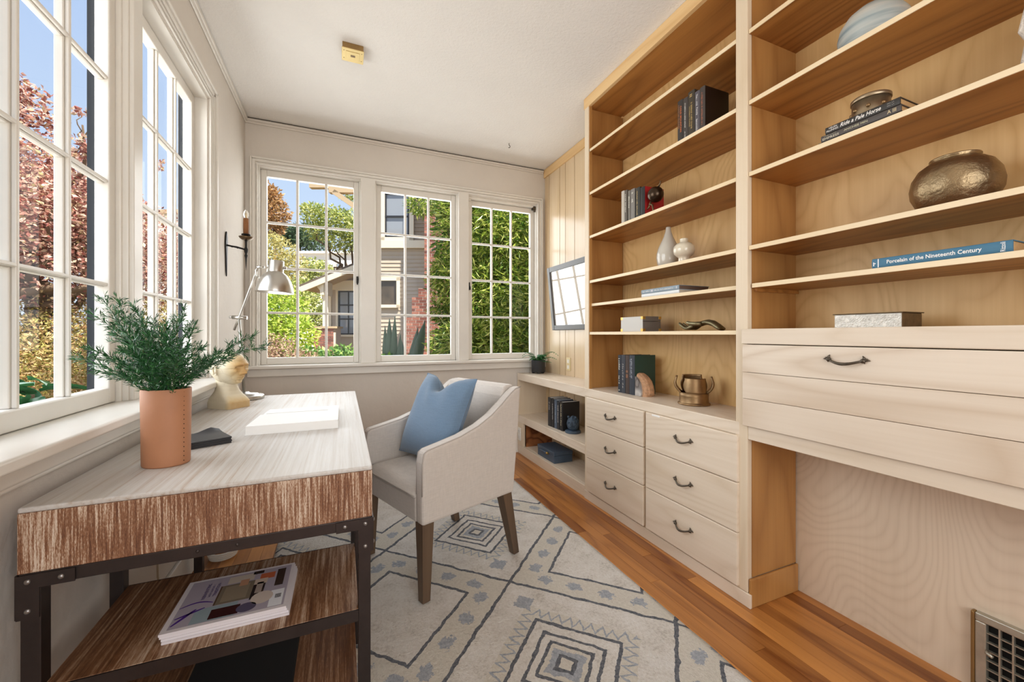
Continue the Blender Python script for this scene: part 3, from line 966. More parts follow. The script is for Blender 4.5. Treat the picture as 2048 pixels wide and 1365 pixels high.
def text_fit(mb, txt, length, height, ax, ay, org, bold=0.0):
    if txt == '~':
        # lettering too small to read in the photograph: a row of letter-like strokes
        a, b_, o = V(ax).normalized(), V(ay).normalized(), V(org)
        r_ = random.Random(int(length * 1e5) + int(height * 1e5))
        p = -length / 2
        while p < length / 2 - height * 0.2:
            w = height * r_.uniform(0.12, 0.2)
            h0, h1 = (-0.5, r_.choice((0.5, 0.2, 0.25, 0.5)))
            mb.add([o + a * p + b_ * (h0 * height), o + a * (p + w) + b_ * (h0 * height), o + a * (p + w) + b_ * (h1 * height), o + a * p + b_ * (h1 * height)], [(0, 1, 2, 3)])
            if r_.random() < 0.55:
                hh_ = r_.choice((-0.5, -0.1, h1 - 0.16)) * height
                mb.add([o + a * (p + w) + b_ * hh_, o + a * (p + w * 2.4) + b_ * hh_, o + a * (p + w * 2.4) + b_ * (hh_ + height * 0.16), o + a * (p + w) + b_ * (hh_ + height * 0.16)], [(0, 1, 2, 3)])
            p += height * (r_.uniform(0.38, 0.6) if r_.random() < 0.84 else 0.95)
        return
    vs, fs = text_geo(txt, 1.0, ax, ay, org, 'CENTER', 1.0, bold)
    if not vs: return
    a, b_ = V(ax).normalized(), V(ay).normalized()
    o = V(org)
    us = [(p - o).dot(a) for p in vs]; hs = [(p - o).dot(b_) for p in vs]
    ku = length / (max(us) - min(us)); kh = height / (max(hs) - min(hs))
    cu_, ch = (max(us) + min(us)) / 2, (max(hs) + min(hs)) / 2
    mb.add([o + a * ((u - cu_) * ku) + b_ * ((h - ch) * kh) for u, h in zip(us, hs)], fs)


_bookmats = {}


def cmat(rgb, rough=0.5, metal=0.0):
    key = (rgb, rough, metal)
    if key not in _bookmats:
        nm = 'cover_%02x%02x%02x_%d' % (rgb[0], rgb[1], rgb[2], int(rough * 10))
        plain(nm, C(*rgb), rough, metal)
        _bookmats[key] = nm
    return _bookmats[key]


def book(label, org, eL, eT, eD, L, T, D, rgb, page='page_cream', titles=(), tcol=(235, 230, 215), group=None, cover2=None, rough=0.5, name='book'):
    """org: corner on the spine; eL along the spine, eT through the thickness, eD from spine to fore-edge.
    titles: (text, position along L 0..1, length, height, flat?)"""
    org, eL, eT, eD = V(org), V(eL), V(eT), V(eD)
    base = org + eL * (L / 2 if abs(eL.z) < 0.5 else 0) + eT * (T / 2 if abs(eT.z) < 0.5 else 0) + eD * D / 2
    t = thing(name, label, 'book', base, group)
    bt = 0.0024
    cv = MB()
    # rounded spine
    prof = []
    for i in range(7):
        a = math.pi * i / 6
        prof.append((T / 2 - T / 2 * math.cos(a), 0.0035 - 0.0035 * math.sin(a)))
    prof += [(T, 0.006), (0, 0.006)]
    vs = [org + eT * a + eD * d for a, d in prof] + [org + eT * a + eD * d + eL * L for a, d in prof]
    n = len(prof)
    cv.add(vs, [tuple(range(n)), tuple(range(n, 2 * n))[::-1]] + [(i, n + i, n + (i + 1) % n, (i + 1) % n) for i in range(n)])
    cv.obox(org + eD * 0.004, eL * L, eT * bt, eD * (D - 0.004))
    if not cover2:
        cv.obox(org + eD * 0.004 + eT * (T - bt), eL * L, eT * bt, eD * (D - 0.004))
    cv.build('cover', cmat(rgb, rough), t, fixn=True)
    if cover2:
        MB().obox(org + eD * 0.004 + eT * (T - bt), eL * L, eT * bt, eD * (D - 0.004)).build('cover_board', cmat(cover2, rough), t)
    MB().obox(org + eD * 0.006 + eL * 0.003 + eT * (bt + 0.0002), eL * (L - 0.006), eT * (T - 2 * bt - 0.0004), eD * (D - 0.010)).build('pages', page, t)
    if titles:
        tb = {}
        for tt in titles:
            txt, pos, ln, ht = tt[:4]
            colr = tt[4] if len(tt) > 4 else tcol
            off = tt[5] if len(tt) > 5 else 0.0
            mb = tb.setdefault(colr, MB())
            ctr = org + eL * (L * pos) + eT * (T * (0.5 + off)) - eD * 0.0006
            if txt == 'Rizzoli':
                text_fit(mb, txt, ln, ht, (0, 0, 1), -eL, ctr, 0.01)
            elif abs(eL.z) > 0.5:
                text_fit(mb, txt, ln, ht, (0, 0, -1), eT, ctr, 0.008)
            else:
                text_fit(mb, txt, ln, ht, eL, (0, 0, 1), ctr, 0.018 if ht > 0.011 else 0.006)
        for colr, mb in tb.items():
            if mb.v: mb.build('spine_lettering', cmat(colr, 0.5), t)
    return t


# ================================================================== DESK
DX0, DX1, DY0, DY1 = -0.628, 0.076, 1.175, 2.780
DZ, DB = 0.755, 0.615
desk = thing('desk', 'whitewashed wooden desk on a riveted dark iron frame by the left window', 'desk', ((DX0 + DX1) / 2, (DY0 + DY1) / 2, 0))
MB().box(DX0, DX1, DY0, DY1, DZ - 0.012, DZ).build('desk_top', 'desk_top_wood', desk, bevel=0.004)
MB().box(DX0, DX1, DY0, DY0 + 0.02, DB, DZ - 0.0121).build('end_panel', 'desk_end_wood', desk, bevel=0.002)
MB().box(DX0, DX1, DY1 - 0.02, DY1, DB, DZ - 0.0121).build('end_panel', 'desk_end_wood', desk, bevel=0.002)
MB().box(DX1 - 0.02, DX1, DY0 + 0.02, DY1 - 0.02, DB, DZ - 0.0121).box(DX0, DX0 + 0.02, DY0 + 0.02, DY1 - 0.02, DB, DZ - 0.0121).box(DX0 + 0.02, DX1 - 0.02, DY0 + 0.02, DY1 - 0.02, DB, DB + 0.01).build('apron', 'desk_end_wood', desk)
IY = [DY0 + 0.001, 1.525, 2.24, DY1 - 0.036]
fr = MB()
for y in IY:
    fr.box(DX0 + 0.002, DX1 - 0.002, y, y + 0.035, DB - 0.030, DB - 0.0005)
for x0 in (DX0 + 0.002, DX1 - 0.034):
    fr.box(x0, x0 + 0.032, DY0 + 0.036, DY1 - 0.036, DB - 0.030, DB - 0.0005)
fr.build('frame', 'iron', desk, bevel=0.0015)
for y in IY:
    for x0 in (DX0 + 0.004, DX1 - 0.036):
        MB().box(x0, x0 + 0.032, y + 0.001, y + 0.034, 0.0 if x0 < -0.4 else 0.016, DB - 0.0302).build('leg', 'iron', desk, bevel=0.0015)
sh = MB().box(DX0 + 0.036, DX1 - 0.036, DY0 + 0.004, 1.555, 0.345, 0.365).build('shelf', 'desk_shelf_wood', desk, bevel=0.001)
MB().box(DX0 + 0.036, DX1 - 0.036, DY0 - 0.0005, DY0 + 0.0035, 0.333, 0.364).build('shelf_rail', 'iron', sh)
MB().box(DX0 + 0.036, DX1 - 0.036, 1.5555, 1.560, 0.333, 0.364).build('shelf_rail', 'iron', sh)
sh2 = MB().box(DX0 + 0.036, DX1 - 0.036, DY0 + 0.004, 1.555, 0.085, 0.105).build('shelf', 'desk_shelf_wood', desk, bevel=0.001)
MB().box(DX0 + 0.036, DX1 - 0.036, DY0 - 0.0005, DY0 + 0.0035, 0.073, 0.104).build('shelf_rail', 'iron', sh2)
for x0, s_ in ((DX0, 1), (DX1, -1)):
    br = MB()
    yb = DY0 - 0.0035
    poly = [(0, DB - 0.002), (0.092, DB - 0.002), (0.092, DB - 0.031), (0.036, DB - 0.031), (0.036, DB - 0.095), (0, DB - 0.095)]
    br.prism(poly if s_ > 0 else poly[::-1], lambda a, b_, t: (x0 + s_ * a, t, b_), DY0 - 0.0005, yb)
    br.box(x0 - s_ * 0.0035, x0 - s_ * 0.0002, DY0, DY0 + 0.09, DB - 0.031, DB - 0.002)
    br.box(x0 - s_ * 0.0035, x0 - s_ * 0.0002, DY0, DY0 + 0.036, DB - 0.095, DB - 0.031)
    bo = br.build('corner_bracket', 'iron', desk, fixn=True)
    for (a, z) in ((0.018, DB - 0.016), (0.070, DB - 0.016), (0.018, DB - 0.078)):
        MB().sphere((x0 + s_ * a, yb, z), 0.0058, 12, 8, (1, 0.7, 1)).build('rivet', 'rivet', bo)
    for (a, z) in ((0.018, DB - 0.016), (0.018, DB - 0.078)):
        MB().sphere((x0 - s_ * 0.0035, DY0 + a, z), 0.0058, 12, 8, (0.7, 1, 1)).build('rivet', 'rivet', bo)
for x_ in (-0.32, -0.24):
    MB().sphere((x_, DY0 + 0.001, DB - 0.015), 0.004, 10, 6, (1, 0.5, 1)).build('rivet', 'iron', desk)

# magazines on the upper desk shelf
mz = 0.3655
mag_labels = ['magazine with purple lettering and a room photo, topmost of the stack on desk shelf',
              'white-spined magazine second from the top of the stack on desk shelf',
              'white-spined magazine third from the top of the stack on desk shelf',
              'pale magazine at the bottom of the stack on the desk shelf']
for i in range(4):
    th = 0.0055
    z0 = mz + i * (th + 0.0002)
    dx, dy = ((0.008, -0.006), (0.006, -0.002), (0.002, 0.0), (0, 0))[i]
    X0, X1, Y0_, Y1_ = -0.413 + dx, -0.140 + dx, 1.230 + dy, 1.454 + dy
    mg = thing('magazine', mag_labels[3 - i], 'magazine', ((X0 + X1) / 2, (Y0_ + Y1_) / 2, z0), 'magazines on the desk shelf')
    MB().box(X0, X1, Y0_, Y1_, z0, z0 + 0.0006).box(X0, X1, Y0_, Y1_, z0 + th - 0.0006, z0 + th).box(X0, X1, Y0_, Y0_ + 0.001, z0 + 0.0006, z0 + th - 0.0006).build('cover', cmat((228, 222, 226), 0.25), mg)
    MB().box(X0 + 0.001, X1 - 0.001, Y0_ + 0.0012, Y1_ - 0.001, z0 + 0.0007, z0 + th - 0.0007).build('pages', 'paper_edge', mg)
    if i == 3:
        zt = z0 + th + 0.0002
        prints = []

        def pr(colr, pts, lift=0.0):
            # pts: u 0..1 from the magazine's left (near) edge, v 0..1 from its bottom (right) edge
            prints.append((colr, [(X1 - (X1 - X0) * v, Y0_ + (Y1_ - Y0_) * u, zt + lift) for u, v in pts]))

        def prect(colr, u0, v0, u1, v1, lift=0.0): pr(colr, [(u0, v0), (u1, v0), (u1, v1), (u0, v1)], lift)
        prect((176, 168, 182), 0.05, 0.03, 0.96, 0.955, 0.0)
        prect((150, 168, 176), 0.06, 0.45, 0.33, 0.80, 0.0001)
        prect((128, 116, 100), 0.34, 0.36, 0.74, 0.66, 0.0001)
        prect((150, 136, 116), 0.38, 0.40, 0.70, 0.62, 0.0002)
        prect((92, 74, 62), 0.34, 0.655, 0.74, 0.67, 0.0003)
        prect((196, 150, 120), 0.66, 0.42, 0.80, 0.50, 0.0003)
        prect((60, 28, 32), 0.08, 0.42, 0.26, 0.66, 0.0002)
        prect((40, 34, 38), 0.30, 0.25, 0.70, 0.36, 0.0002)
        prect((172, 158, 150), 0.42, 0.27, 0.66, 0.33, 0.0003)
        prect((196, 104, 70), 0.72, 0.18, 0.86, 0.32, 0.0002)
        prect((210, 190, 174), 0.62, 0.24, 0.74, 0.36, 0.0003)
        prect((46, 36, 34), 0.88, 0.30, 0.95, 0.40, 0.0002)
        prect((204, 192, 178), 0.76, 0.38, 0.92, 0.62, 0.0002)
        prect((58, 46, 44), 0.50, 0.08, 0.90, 0.16, 0.0002)
        prect((236, 238, 244), 0.06, 0.05, 0.40, 0.17, 0.0003)
        pr((214, 200, 190), [(0.30 + 0.13 * math.cos(a * math.pi / 8), 0.245 + 0.10 * math.sin(a * math.pi / 8)) for a in range(16)], 0.0004)
        pr((92, 86, 110), [(0.16 + 0.09 * math.cos(a * math.pi / 8), 0.36 + 0.085 * math.sin(a * math.pi / 8)) for a in range(16)], 0.0004)
        for q in range(7):
            prect((24, 24, 28), 0.22 + q * 0.012, 0.07, 0.227 + q * 0.012, 0.125, 0.0005)
        # purple script title strokes
        def stroke(pts, w):
            n = len(pts)
            L_, R_ = [], []
            for k in range(n):
                a = V(pts[min(k + 1, n - 1)]) - V(pts[max(k - 1, 0)])
                nx = V((-a.y, a.x)).normalized() * (w * (0.35 + 0.65 * math.sin(math.pi * (k + 0.5) / n)))
                L_.append(tuple(V(pts[k]) + nx)); R_.append(tuple(V(pts[k]) - nx))
            for k in range(n - 1):
                pr((86, 54, 140), [L_[k], L_[k + 1], R_[k + 1], R_[k]], 0.0005)
        stroke([(0.10 + 0.035 * k, 0.94 - 0.020 * k) for k in range(8)], 0.016)
        stroke([(0.22 + 0.02 * k, 0.94 - 0.035 * k) for k in range(7)], 0.016)
        stroke([(0.42 + 0.06 * math.sin(k * math.pi / 9), 0.95 - 0.03 * k) for k in range(10)], 0.012)
        by = {}
        for colr, poly in prints:
            mb = by.setdefault(colr, MB())
            mb.add(poly, [tuple(range(len(poly)))])
        for colr, mb in by.items():
            mb.build('cover_print', cmat(colr, 0.25), mg, fixn=False)
        tb = MB()
        for k, tx in enumerate(('REINVENTING', '~', 'TRADITION')):
            text_fit(tb, tx, 0.074 - 0.012 * (k > 0), 0.0085 if k != 1 else 0.006, (0, 1, 0), (-1, 0, 0), (X0 + 0.058 + 0.012 * k, Y0_ + 0.155, zt + 0.0005), 0.01)
        tb.build('cover_lettering', cmat((70, 44, 110), 0.3), mg)

# big black book on the lower desk shelf
bb = thing('book', 'large black clothbound book on the bottom desk shelf', 'book', (-0.265, 1.36, 0.105))
MB().box(-0.402, -0.132, 1.19, 1.530, 0.1055, 0.1085).box(-0.402, -0.132, 1.19, 1.530, 0.1365, 0.1395).box(-0.402, -0.398, 1.19, 1.53, 0.1085, 0.1365).build('cover', 'black_cloth', bb)
MB().box(-0.3975, -0.136, 1.194, 1.526, 0.1087, 0.1363).build('pages', 'page_cream', bb)

# open white book on the desk top
ob = thing('open_book', 'open thick white book with blank pages on the desk', 'book', (-0.17, 1.9, DZ))
MB().box(-0.324, -0.014, 1.698, 2.118, DZ + 0.0004, DZ + 0.003).build('cover', 'paper', ob)


def page_prof(y):
    if y < 1.955:
        return 0.033 if y < 1.93 else 0.033 - (y - 1.93) / 0.025 * 0.010
    t = (y - 1.955) / 0.155
    return 0.023 + 0.006 * math.sin(min(1, t * 1.6) * math.pi / 2) - 0.006 * t


yy = [1.700 + 0.41 * i / 40 for i in range(41)]
blk = MB()
vs, fs = [], []
for y in yy:
    h = page_prof(y)
    sk = 0.02 * (y - 1.70) / 0.41
    vs += [(-0.322 - 0.0 + sk * 0.4, y, DZ + 0.0032), (-0.322 + sk * 0.9, y, DZ + h), (-0.016, y, DZ + h), (-0.016, y, DZ + 0.0032)]
for i in range(40):
    for k in range(4):
        fs.append((i * 4 + k, i * 4 + (k + 1) % 4, (i + 1) * 4 + (k + 1) % 4, (i + 1) * 4 + k))
fs += [(0, 3, 2, 1), (160, 161, 162, 163)]
blk.add(vs, fs)
blk.build('pages', 'paper', ob, fixn=True)
for y in (1.958, 1.985):
    MB().tube([(-0.30 + 0.06 * k, y + 0.003 * math.sin(k), DZ + page_prof(y) + 0.0012) for k in range(5)], 0.0008, 6).build('page_fold', 'paper_edge', ob)

# black pocket notebooks tied with thread
rot = rad(27)
ex, ey = V((math.cos(rot), math.sin(rot), 0)), V((-math.sin(rot), math.cos(rot), 0))
n0 = V((-0.462, 1.549, DZ))
nb_l = ['bottom black pocket notebook of the pile beside terracotta vase', 'black pocket notebook second from the bottom of the pile beside terracotta vase',
        'black pocket notebook third from the bottom of the pile beside terracotta vase', 'topmost black pocket notebook with a curled corner beside terracotta vase']
for i in range(4):
    z0 = DZ + 0.0003 + i * 0.0052
    o = n0 + ex * (0.002 * (i % 2)) + V((0, 0, 0)) + ey * 0.0015 * i
    nbk = thing('notebook', nb_l[i], 'notebook', (o.x + 0.03, o.y + 0.08, z0), 'black pocket notebooks')
    c_ = MB()
    W_, D_, T_ = 0.132, 0.145, 0.0048

    def nf(u, v, top, i=i, o=o, z0=z0):
        lift = 0.0
        if i == 3: lift = 0.014 * max(0, (v - 0.65) / 0.35) ** 2 * max(0, 1 - abs(u - 0.8) / 0.3)
        p = o + ex * (W_ * u) + ey * (D_ * v)
        return (p.x, p.y, z0 + (T_ if top else 0) + lift)
    c_.surf(lambda u, v: nf(u, v, True), 12, 12)
    c_.surf(lambda u, v: nf(u, v, False), 12, 12, flip=True)
    for (fa, fb) in (((0, 0), (1, 0)), ((1, 0), (1, 1)), ((1, 1), (0, 1)), ((0, 1), (0, 0))):
        c_.surf(lambda u, v, fa=fa, fb=fb: nf(fa[0] + (fb[0] - fa[0]) * u, fa[1] + (fb[1] - fa[1]) * u, v > 0.5), 12, 2, smooth=False)
    c_.build('cover', 'black_card', nbk, fixn=True)
    if i == 3:
        p0 = o + ex * 0.045; p1 = o + ex * 0.045 + ey * D_
        MB().tube([p0 + V((0, 0, T_ - 0.004)) - ey * 0.001, p0 + V((0, 0, T_ + 0.001)) - ey * 0.001, p1 + V((0, 0, T_ + 0.001))], 0.0008, 6).build('thread', 'thread', nbk)

# terracotta vase with greenery
vc = V((-0.459, 1.424, DZ))
vt = thing('vase', 'terracotta coloured oval vase on the desk, holding leafy green sprigs', 'vase', vc)
hh = 0.213
rotv = Matrix.Rotation(rad(-25), 3, 'Z')
MB().lathe([(0.052, 0.0003), (0.0535, 0.004), (0.0545, 0.1), (0.056, hh - 0.002), (0.055, hh), (0.0525, hh), (0.052, hh - 0.01), (0.050, 0.10), (0.0001, 0.10)], vc, 48, 1.06, 0.94, rot=rotv).build('body', 'terracotta', vt)
seam = MB()
for k in range(16):
    z = 0.012 + k * 0.0128
    p = vc + rotv @ V((0.0575 * math.cos(-0.15), 0.052 * math.sin(-0.15), z)) + V((0.0008, 0, 0))
    seam.sphere(p, 0.0014, 6, 4)
seam.build('stitching', 'soil', vt)

plant = thing('greenery', 'bunch of feathery dark green sprigs standing in the terracotta vase', 'plant', vc + V((0, 0, 0.12)))
tips = [(205, 598, 1.18), (236, 606, 1.10), (268, 612, 1.24), (190, 632, 1.1), (178, 700, 1.05), (150, 716, 1.12), (196, 742, 1.02), (222, 668, 1.22), (250, 700, 1.0),
        (286, 650, 1.08), (306, 640, 1.2), (332, 655, 1.05), (352, 640, 1.26), (368, 624, 1.15), (378, 660, 1.22), (388, 650, 1.10), (372, 700, 1.0), (402, 700, 1.16), (436, 716, 1.12),
        (468, 712, 1.25), (530, 694, 1.30), (505, 675, 1.36), (268, 762, 1.0), (238, 752, 1.14), (300, 700, 0.98), (330, 705, 1.18), (345, 690, 1.0), (310, 735, 1.0), (280, 725, 1.1),
        (262, 640, 1.16), (300, 668, 1.24), (232, 640, 1.06), (210, 720, 1.16), (350, 730, 0.99), (385, 735, 1.08), (322, 675, 1.12), (276, 680, 1.18), (248, 725, 1.2)]
prng = random.Random(3)
mouth = vc + V((0, 0, hh - 0.02))


def needle(mb, p, d, ln, w):
    d = d.normalized()
    s_ = d.orthogonal().normalized()
    s_.rotate(Matrix.Rotation(prng.random() * 6.28, 3, d))
    mb.add([p, p + d * ln * 0.5 + s_ * w, p + d * ln, p + d * ln * 0.5 - s_ * w], [(0, 1, 2, 3)])


def sprig(p0, p1, arch, name='sprig'):
    stem, nd = MB(), MB()
    d = p1 - p0
    L = d.length
    mid = p0 + d * 0.45 + V((0, 0, arch))
    N = max(10, int(L / 0.011))
    pts = []
    for k in range(N + 1):
        t = k / N
        pts.append(p0 * (1 - t) ** 2 + mid * (2 * t * (1 - t)) + p1 * t * t)
    stem.tube(pts, [0.0016 * (1 - 0.7 * k / N) for k in range(N + 1)], 5)
    for k in range(1, N + 1):
        t = k / N
        T = (pts[k] - pts[k - 1]).normalized()
        for q in range(5):
            dd = T + V((prng.uniform(-1, 1), prng.uniform(-1, 1), prng.uniform(-0.8, 1))) * 0.75
            needle(nd, pts[k], dd, prng.uniform(0.013, 0.023), 0.0012)
        if t > 0.22 and k % 2 == 0:
            for q in range(3):
                sl_ = prng.uniform(0.018, 0.046) * (1.25 - t * 0.75)
                sd = (T * 0.8 + V((prng.uniform(-1, 1), prng.uniform(-1, 1), prng.uniform(-0.5, 1)))).normalized()
                M_ = int(sl_ / 0.005)
                for w_ in range(1, M_ + 1):
                    pp = pts[k] + sd * (sl_ * w_ / M_)
                    for z_ in range(3):
                        dd = sd + V((prng.uniform(-1, 1), prng.uniform(-1, 1), prng.uniform(-1, 1))) * 0.7
                        needle(nd, pp, dd, prng.uniform(0.012, 0.020), 0.0011)
    mb = MB()
    mb.v, mb.f, mb.sm = stem.v + nd.v, stem.f + [[i + len(stem.v) for i in f] for f in nd.f], stem.sm + nd.sm
    return mb.build(name, 'needle_leaf', plant)


for (u, v_, d) in tips:
    sprig(mouth + V((prng.uniform(-0.03, 0.03), prng.uniform(-0.03, 0.03), -0.02)), at(u, v_, d), prng.uniform(0.03, 0.07))

# ------------------------------------------------------------------ phrenology bust
fdir = V((0.78, -0.626, 0)).normalized()
ldir = V((-fdir.y, fdir.x, 0))
BM = Matrix(((fdir.x, ldir.x, 0, -0.5255), (fdir.y, ldir.y, 0, 2.405), (0, 0, 1, DZ + 0.0003), (0, 0, 0, 1)))
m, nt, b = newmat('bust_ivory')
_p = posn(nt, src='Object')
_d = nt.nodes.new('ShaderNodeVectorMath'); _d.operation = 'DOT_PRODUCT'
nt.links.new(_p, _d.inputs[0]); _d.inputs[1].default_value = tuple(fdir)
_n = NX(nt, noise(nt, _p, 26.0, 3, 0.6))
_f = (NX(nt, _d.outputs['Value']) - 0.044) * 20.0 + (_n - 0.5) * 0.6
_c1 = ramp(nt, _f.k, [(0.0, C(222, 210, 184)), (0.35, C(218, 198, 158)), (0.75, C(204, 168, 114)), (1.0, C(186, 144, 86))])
_vor = nt.nodes.new('ShaderNodeTexVoronoi'); _vor.feature = 'DISTANCE_TO_EDGE'; _vor.inputs['Scale'].default_value = 19.0
nt.links.new(_p, _vor.inputs['Vector'])
_ln = NX(nt, _vor.outputs['Distance']).lt(0.012)
_sp = nt.nodes.new('ShaderNodeSeparateXYZ'); nt.links.new(_p, _sp.inputs[0])
_ln = _ln * NX(nt, _sp.outputs['Z']).gt(0.115)
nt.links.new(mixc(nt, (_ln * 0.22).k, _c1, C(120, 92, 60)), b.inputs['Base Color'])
b.inputs['Roughness'].default_value = 0.55
bust = thing('phrenology_bust', 'aged ivory phrenology head bust on the desk beside the lamp', 'bust', (-0.5255, 2.405, DZ))
hd = MB(BM)
head_turn = Matrix.Rotation(rad(5), 3, 'Z')


def g(x, s): return math.exp(-(x / s) ** 2)


def headpt(u, v):
    th = 2 * math.pi * u
    ph = math.pi * (v * 0.985 + 0.015) - math.pi / 2      # from throat to crown
    z = math.sin(ph)
    cr = math.cos(ph)
    if z < 0: cr = cr ** 0.55
    x, y = cr * math.cos(th), cr * math.sin(th)
    low = max(0.0, -z)
    Z = 0.198 + 0.085 * z
    X = (0.086 if x > 0 else 0.092) * x
    Y = 0.072 * y
    if z > 0: X *= 1 + 0.05 * (1 - z)
    # cheeks and jaw draw in towards the chin, the nape runs into the neck
    Y *= 1 - 0.34 * low ** 1.3 * (1 if x > 0 else 0.8)
    if x < 0: X *= 1 - 0.52 * low ** 1.6
    else: X *= 1 - 0.10 * low ** 2
    # flatten the face a little between the cheekbones
    P = V((X, Y, Z))
    if x > 0.05:
        w = min(1, (x - 0.05) / 0.35)
        a, q = abs(P.y), P.z
        n_ = 0.0
        # nose: bridge at 0.207, tip at 0.172
        if 0.164 < q < 0.212:
            t = (0.212 - q) / (0.212 - 0.172)
            hgt = 0.024 * t ** 1.1 if q > 0.172 else 0.024 * (q - 0.164) / 0.008
            n_ += hgt * g(P.y, 0.0075 + 0.003 * min(1, t))
        n_ += 0.009 * g(q - 0.170, 0.006) * g(a - 0.0115, 0.006)            # nostril wings
        n_ += 0.009 * g(q - 0.216, 0.0075) * g(a - 0.022, 0.020)           # brow
        n_ -= 0.024 * g(q - 0.2015, 0.0062) * g(a - 0.0225, 0.0105)           # eye socket
        n_ += 0.011 * g(q - 0.1995, 0.0036) * g(a - 0.0240, 0.0070)         # eyeball
        n_ -= 0.004 * g(q - 0.1995, 0.0010) * g(a - 0.0240, 0.0070)         # lid line
        n_ += 0.006 * g(q - 0.184, 0.010) * g(a - 0.040, 0.012)            # cheekbone
        n_ -= 0.005 * g(q - 0.160, 0.012) * g(a - 0.034, 0.010)            # hollow cheek
        n_ += 0.009 * g(q - 0.1535, 0.0034) * g(P.y, 0.0125)                # upper lip
        n_ += 0.009 * g(q - 0.1450, 0.0036) * g(P.y, 0.0110)                # lower lip
        n_ -= 0.007 * g(q - 0.1493, 0.0014) * g(P.y, 0.0135)                # mouth line
        n_ -= 0.006 * g(q - 0.137, 0.004) * g(P.y, 0.015)
        n_ += 0.013 * g(q - 0.126, 0.009) * g(P.y, 0.019)                  # chin
        P.x += n_ * w
    return head_turn @ P


hd.surf(headpt, 180, 170, wrap_u=True)
# ears
for s_ in (-1, 1):
    rim = []
    for k in range(15):
        a = rad(-60 + 280 * k / 14)
        rim.append(head_turn @ V((-0.004 - 0.012 * math.cos(a), s_ * (0.0735 + 0.006 * math.sin(max(0, a - 0.3) * 0.5)), 0.190 + 0.021 * math.sin(a))))
    hd.tube(rim, [0.0042] * 15, 8)
    hd.sphere(head_turn @ V((-0.001, s_ * 0.0710, 0.172)), 0.0065, 10, 8, (0.9, 0.6, 1.2))
    hd.sphere(head_turn @ V((-0.003, s_ * 0.069, 0.190)), 0.015, 12, 8, (0.7, 0.35, 1.3))
# neck, shoulders and block base as one loft


def torso(u, v):
    th = 2 * math.pi * u
    c_, s2 = math.cos(th), math.sin(th)
    lv = [(0.0, 0.0745, 0.061, 0.0, 9), (0.030, 0.0745, 0.061, 0.0, 9), (0.0345, 0.073, 0.060, -0.001, 8), (0.050, 0.066, 0.059, -0.006, 5), (0.066, 0.056, 0.056, -0.010, 3.2), (0.084, 0.049, 0.050, -0.012, 2.4), (0.105, 0.046, 0.046, -0.013, 2), (0.150, 0.047, 0.046, -0.014, 2)]
    z = 0.150 * v
    for q in range(len(lv) - 1):
        if lv[q][0] <= z <= lv[q + 1][0] + 1e-9:
            k = (z - lv[q][0]) / (lv[q + 1][0] - lv[q][0])
            a, b_, cx, pw_ = [lv[q][j] * (1 - k) + lv[q + 1][j] * k for j in (1, 2, 3, 4)]
            break
    e = 2.0 / pw_
    px = a * math.copysign(abs(c_) ** e, c_); py = b_ * math.copysign(abs(s2) ** e, s2)
    return V((px + cx, py, z))


hd.surf(torso, 64, 60, wrap_u=True)
hd.add([torso(i / 64, 0) for i in range(64)], [tuple(range(64))[::-1]])
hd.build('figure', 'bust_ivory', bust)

# ------------------------------------------------------------------ desk lamp
lc = V((-0.512, 2.675, DZ + 0.0003))
lamp = thing('desk_lamp', 'brushed steel adjustable desk lamp with dome shade in the window corner', 'lamp', lc)
MB().lathe([(0.097, 0), (0.098, 0.004), (0.098, 0.016), (0.094, 0.021), (0.070, 0.023), (0.068, 0.029), (0.030, 0.033), (0.022, 0.040), (0.0001, 0.041)], lc, 48).build('base', 'steel', lamp)
pj = V((-0.536, 2.665, 1.214))
pole_b = lc + V((0.0, 0.0, 0.035))
MB().tube([pole_b, pj], 0.0075, 14).build('pole', 'steel', lamp)
MB().tube([pole_b * 0.42 + pj * 0.58 - V((0.0, 0.02, 0)), pole_b * 0.42 + pj * 0.58 + V((0.036, 0, 0.0))], 0.007, 10).build('knuckle', 'steel', lamp)
sc0 = V((-0.352, 2.60, 1.356))       # centre of the shade rim
pv = V((-0.432, 2.60, 1.495))
lo_ = pj - (pv - pj).normalized() * 0.075
MB().tube([lo_, pj, pj + (pv - pj) * 0.5, pv], 0.0058, 12).build('arm', 'steel', lamp)
MB().tube([pj + V((-0.032, 0.004, 0.003)), pj + V((0.04, -0.004, 0.0))], 0.0105, 14).tube([pj + V((-0.045, 0.004, 0.003)), pj + V((-0.03, 0.004, 0.003))], 0.006, 10).build('knuckle', 'steel', lamp)
prof = [(0.095, 0.0), (0.0955, 0.004), (0.090, 0.035), (0.079, 0.068), (0.062, 0.095), (0.044, 0.112), (0.039, 0.116), (0.0385, 0.120), (0.0385, 0.178), (0.036, 0.181), (0.0001, 0.181)]
tl = Matrix.Rotation(rad(3), 3, 'Y')
shd = MB().lathe(prof, sc0, 48, rot=tl).build('shade', 'steel', lamp)
MB().lathe([(0.0935, 0.001), (0.0885, 0.034), (0.0775, 0.066), (0.0605, 0.093), (0.040, 0.110), (0.0001, 0.112)], sc0, 40, rot=tl).build('shade_lining', 'shade_inner', shd)
MB().sphere(sc0 + V((0, 0, 0.06)), 0.028, 16, 12).lathe([(0.014, 0.075), (0.014, 0.110)], sc0, 12).build('bulb', 'paper', shd)
MB().tube([pv + V((-0.006, 0, 0.0)), pv + V((0.03, 0, 0.002))], 0.008, 12).tube([sc0 + V((0.04, 0, 0.145)), sc0 + V((0.058, 0, 0.143))], 0.008, 12).tube([pv, pv + V((-0.012, 0, -0.02)), pv + V((-0.008, 0, -0.045)), pv + V((0.004, 0.0, -0.06))], 0.005, 8).build('bracket', 'steel', lamp)
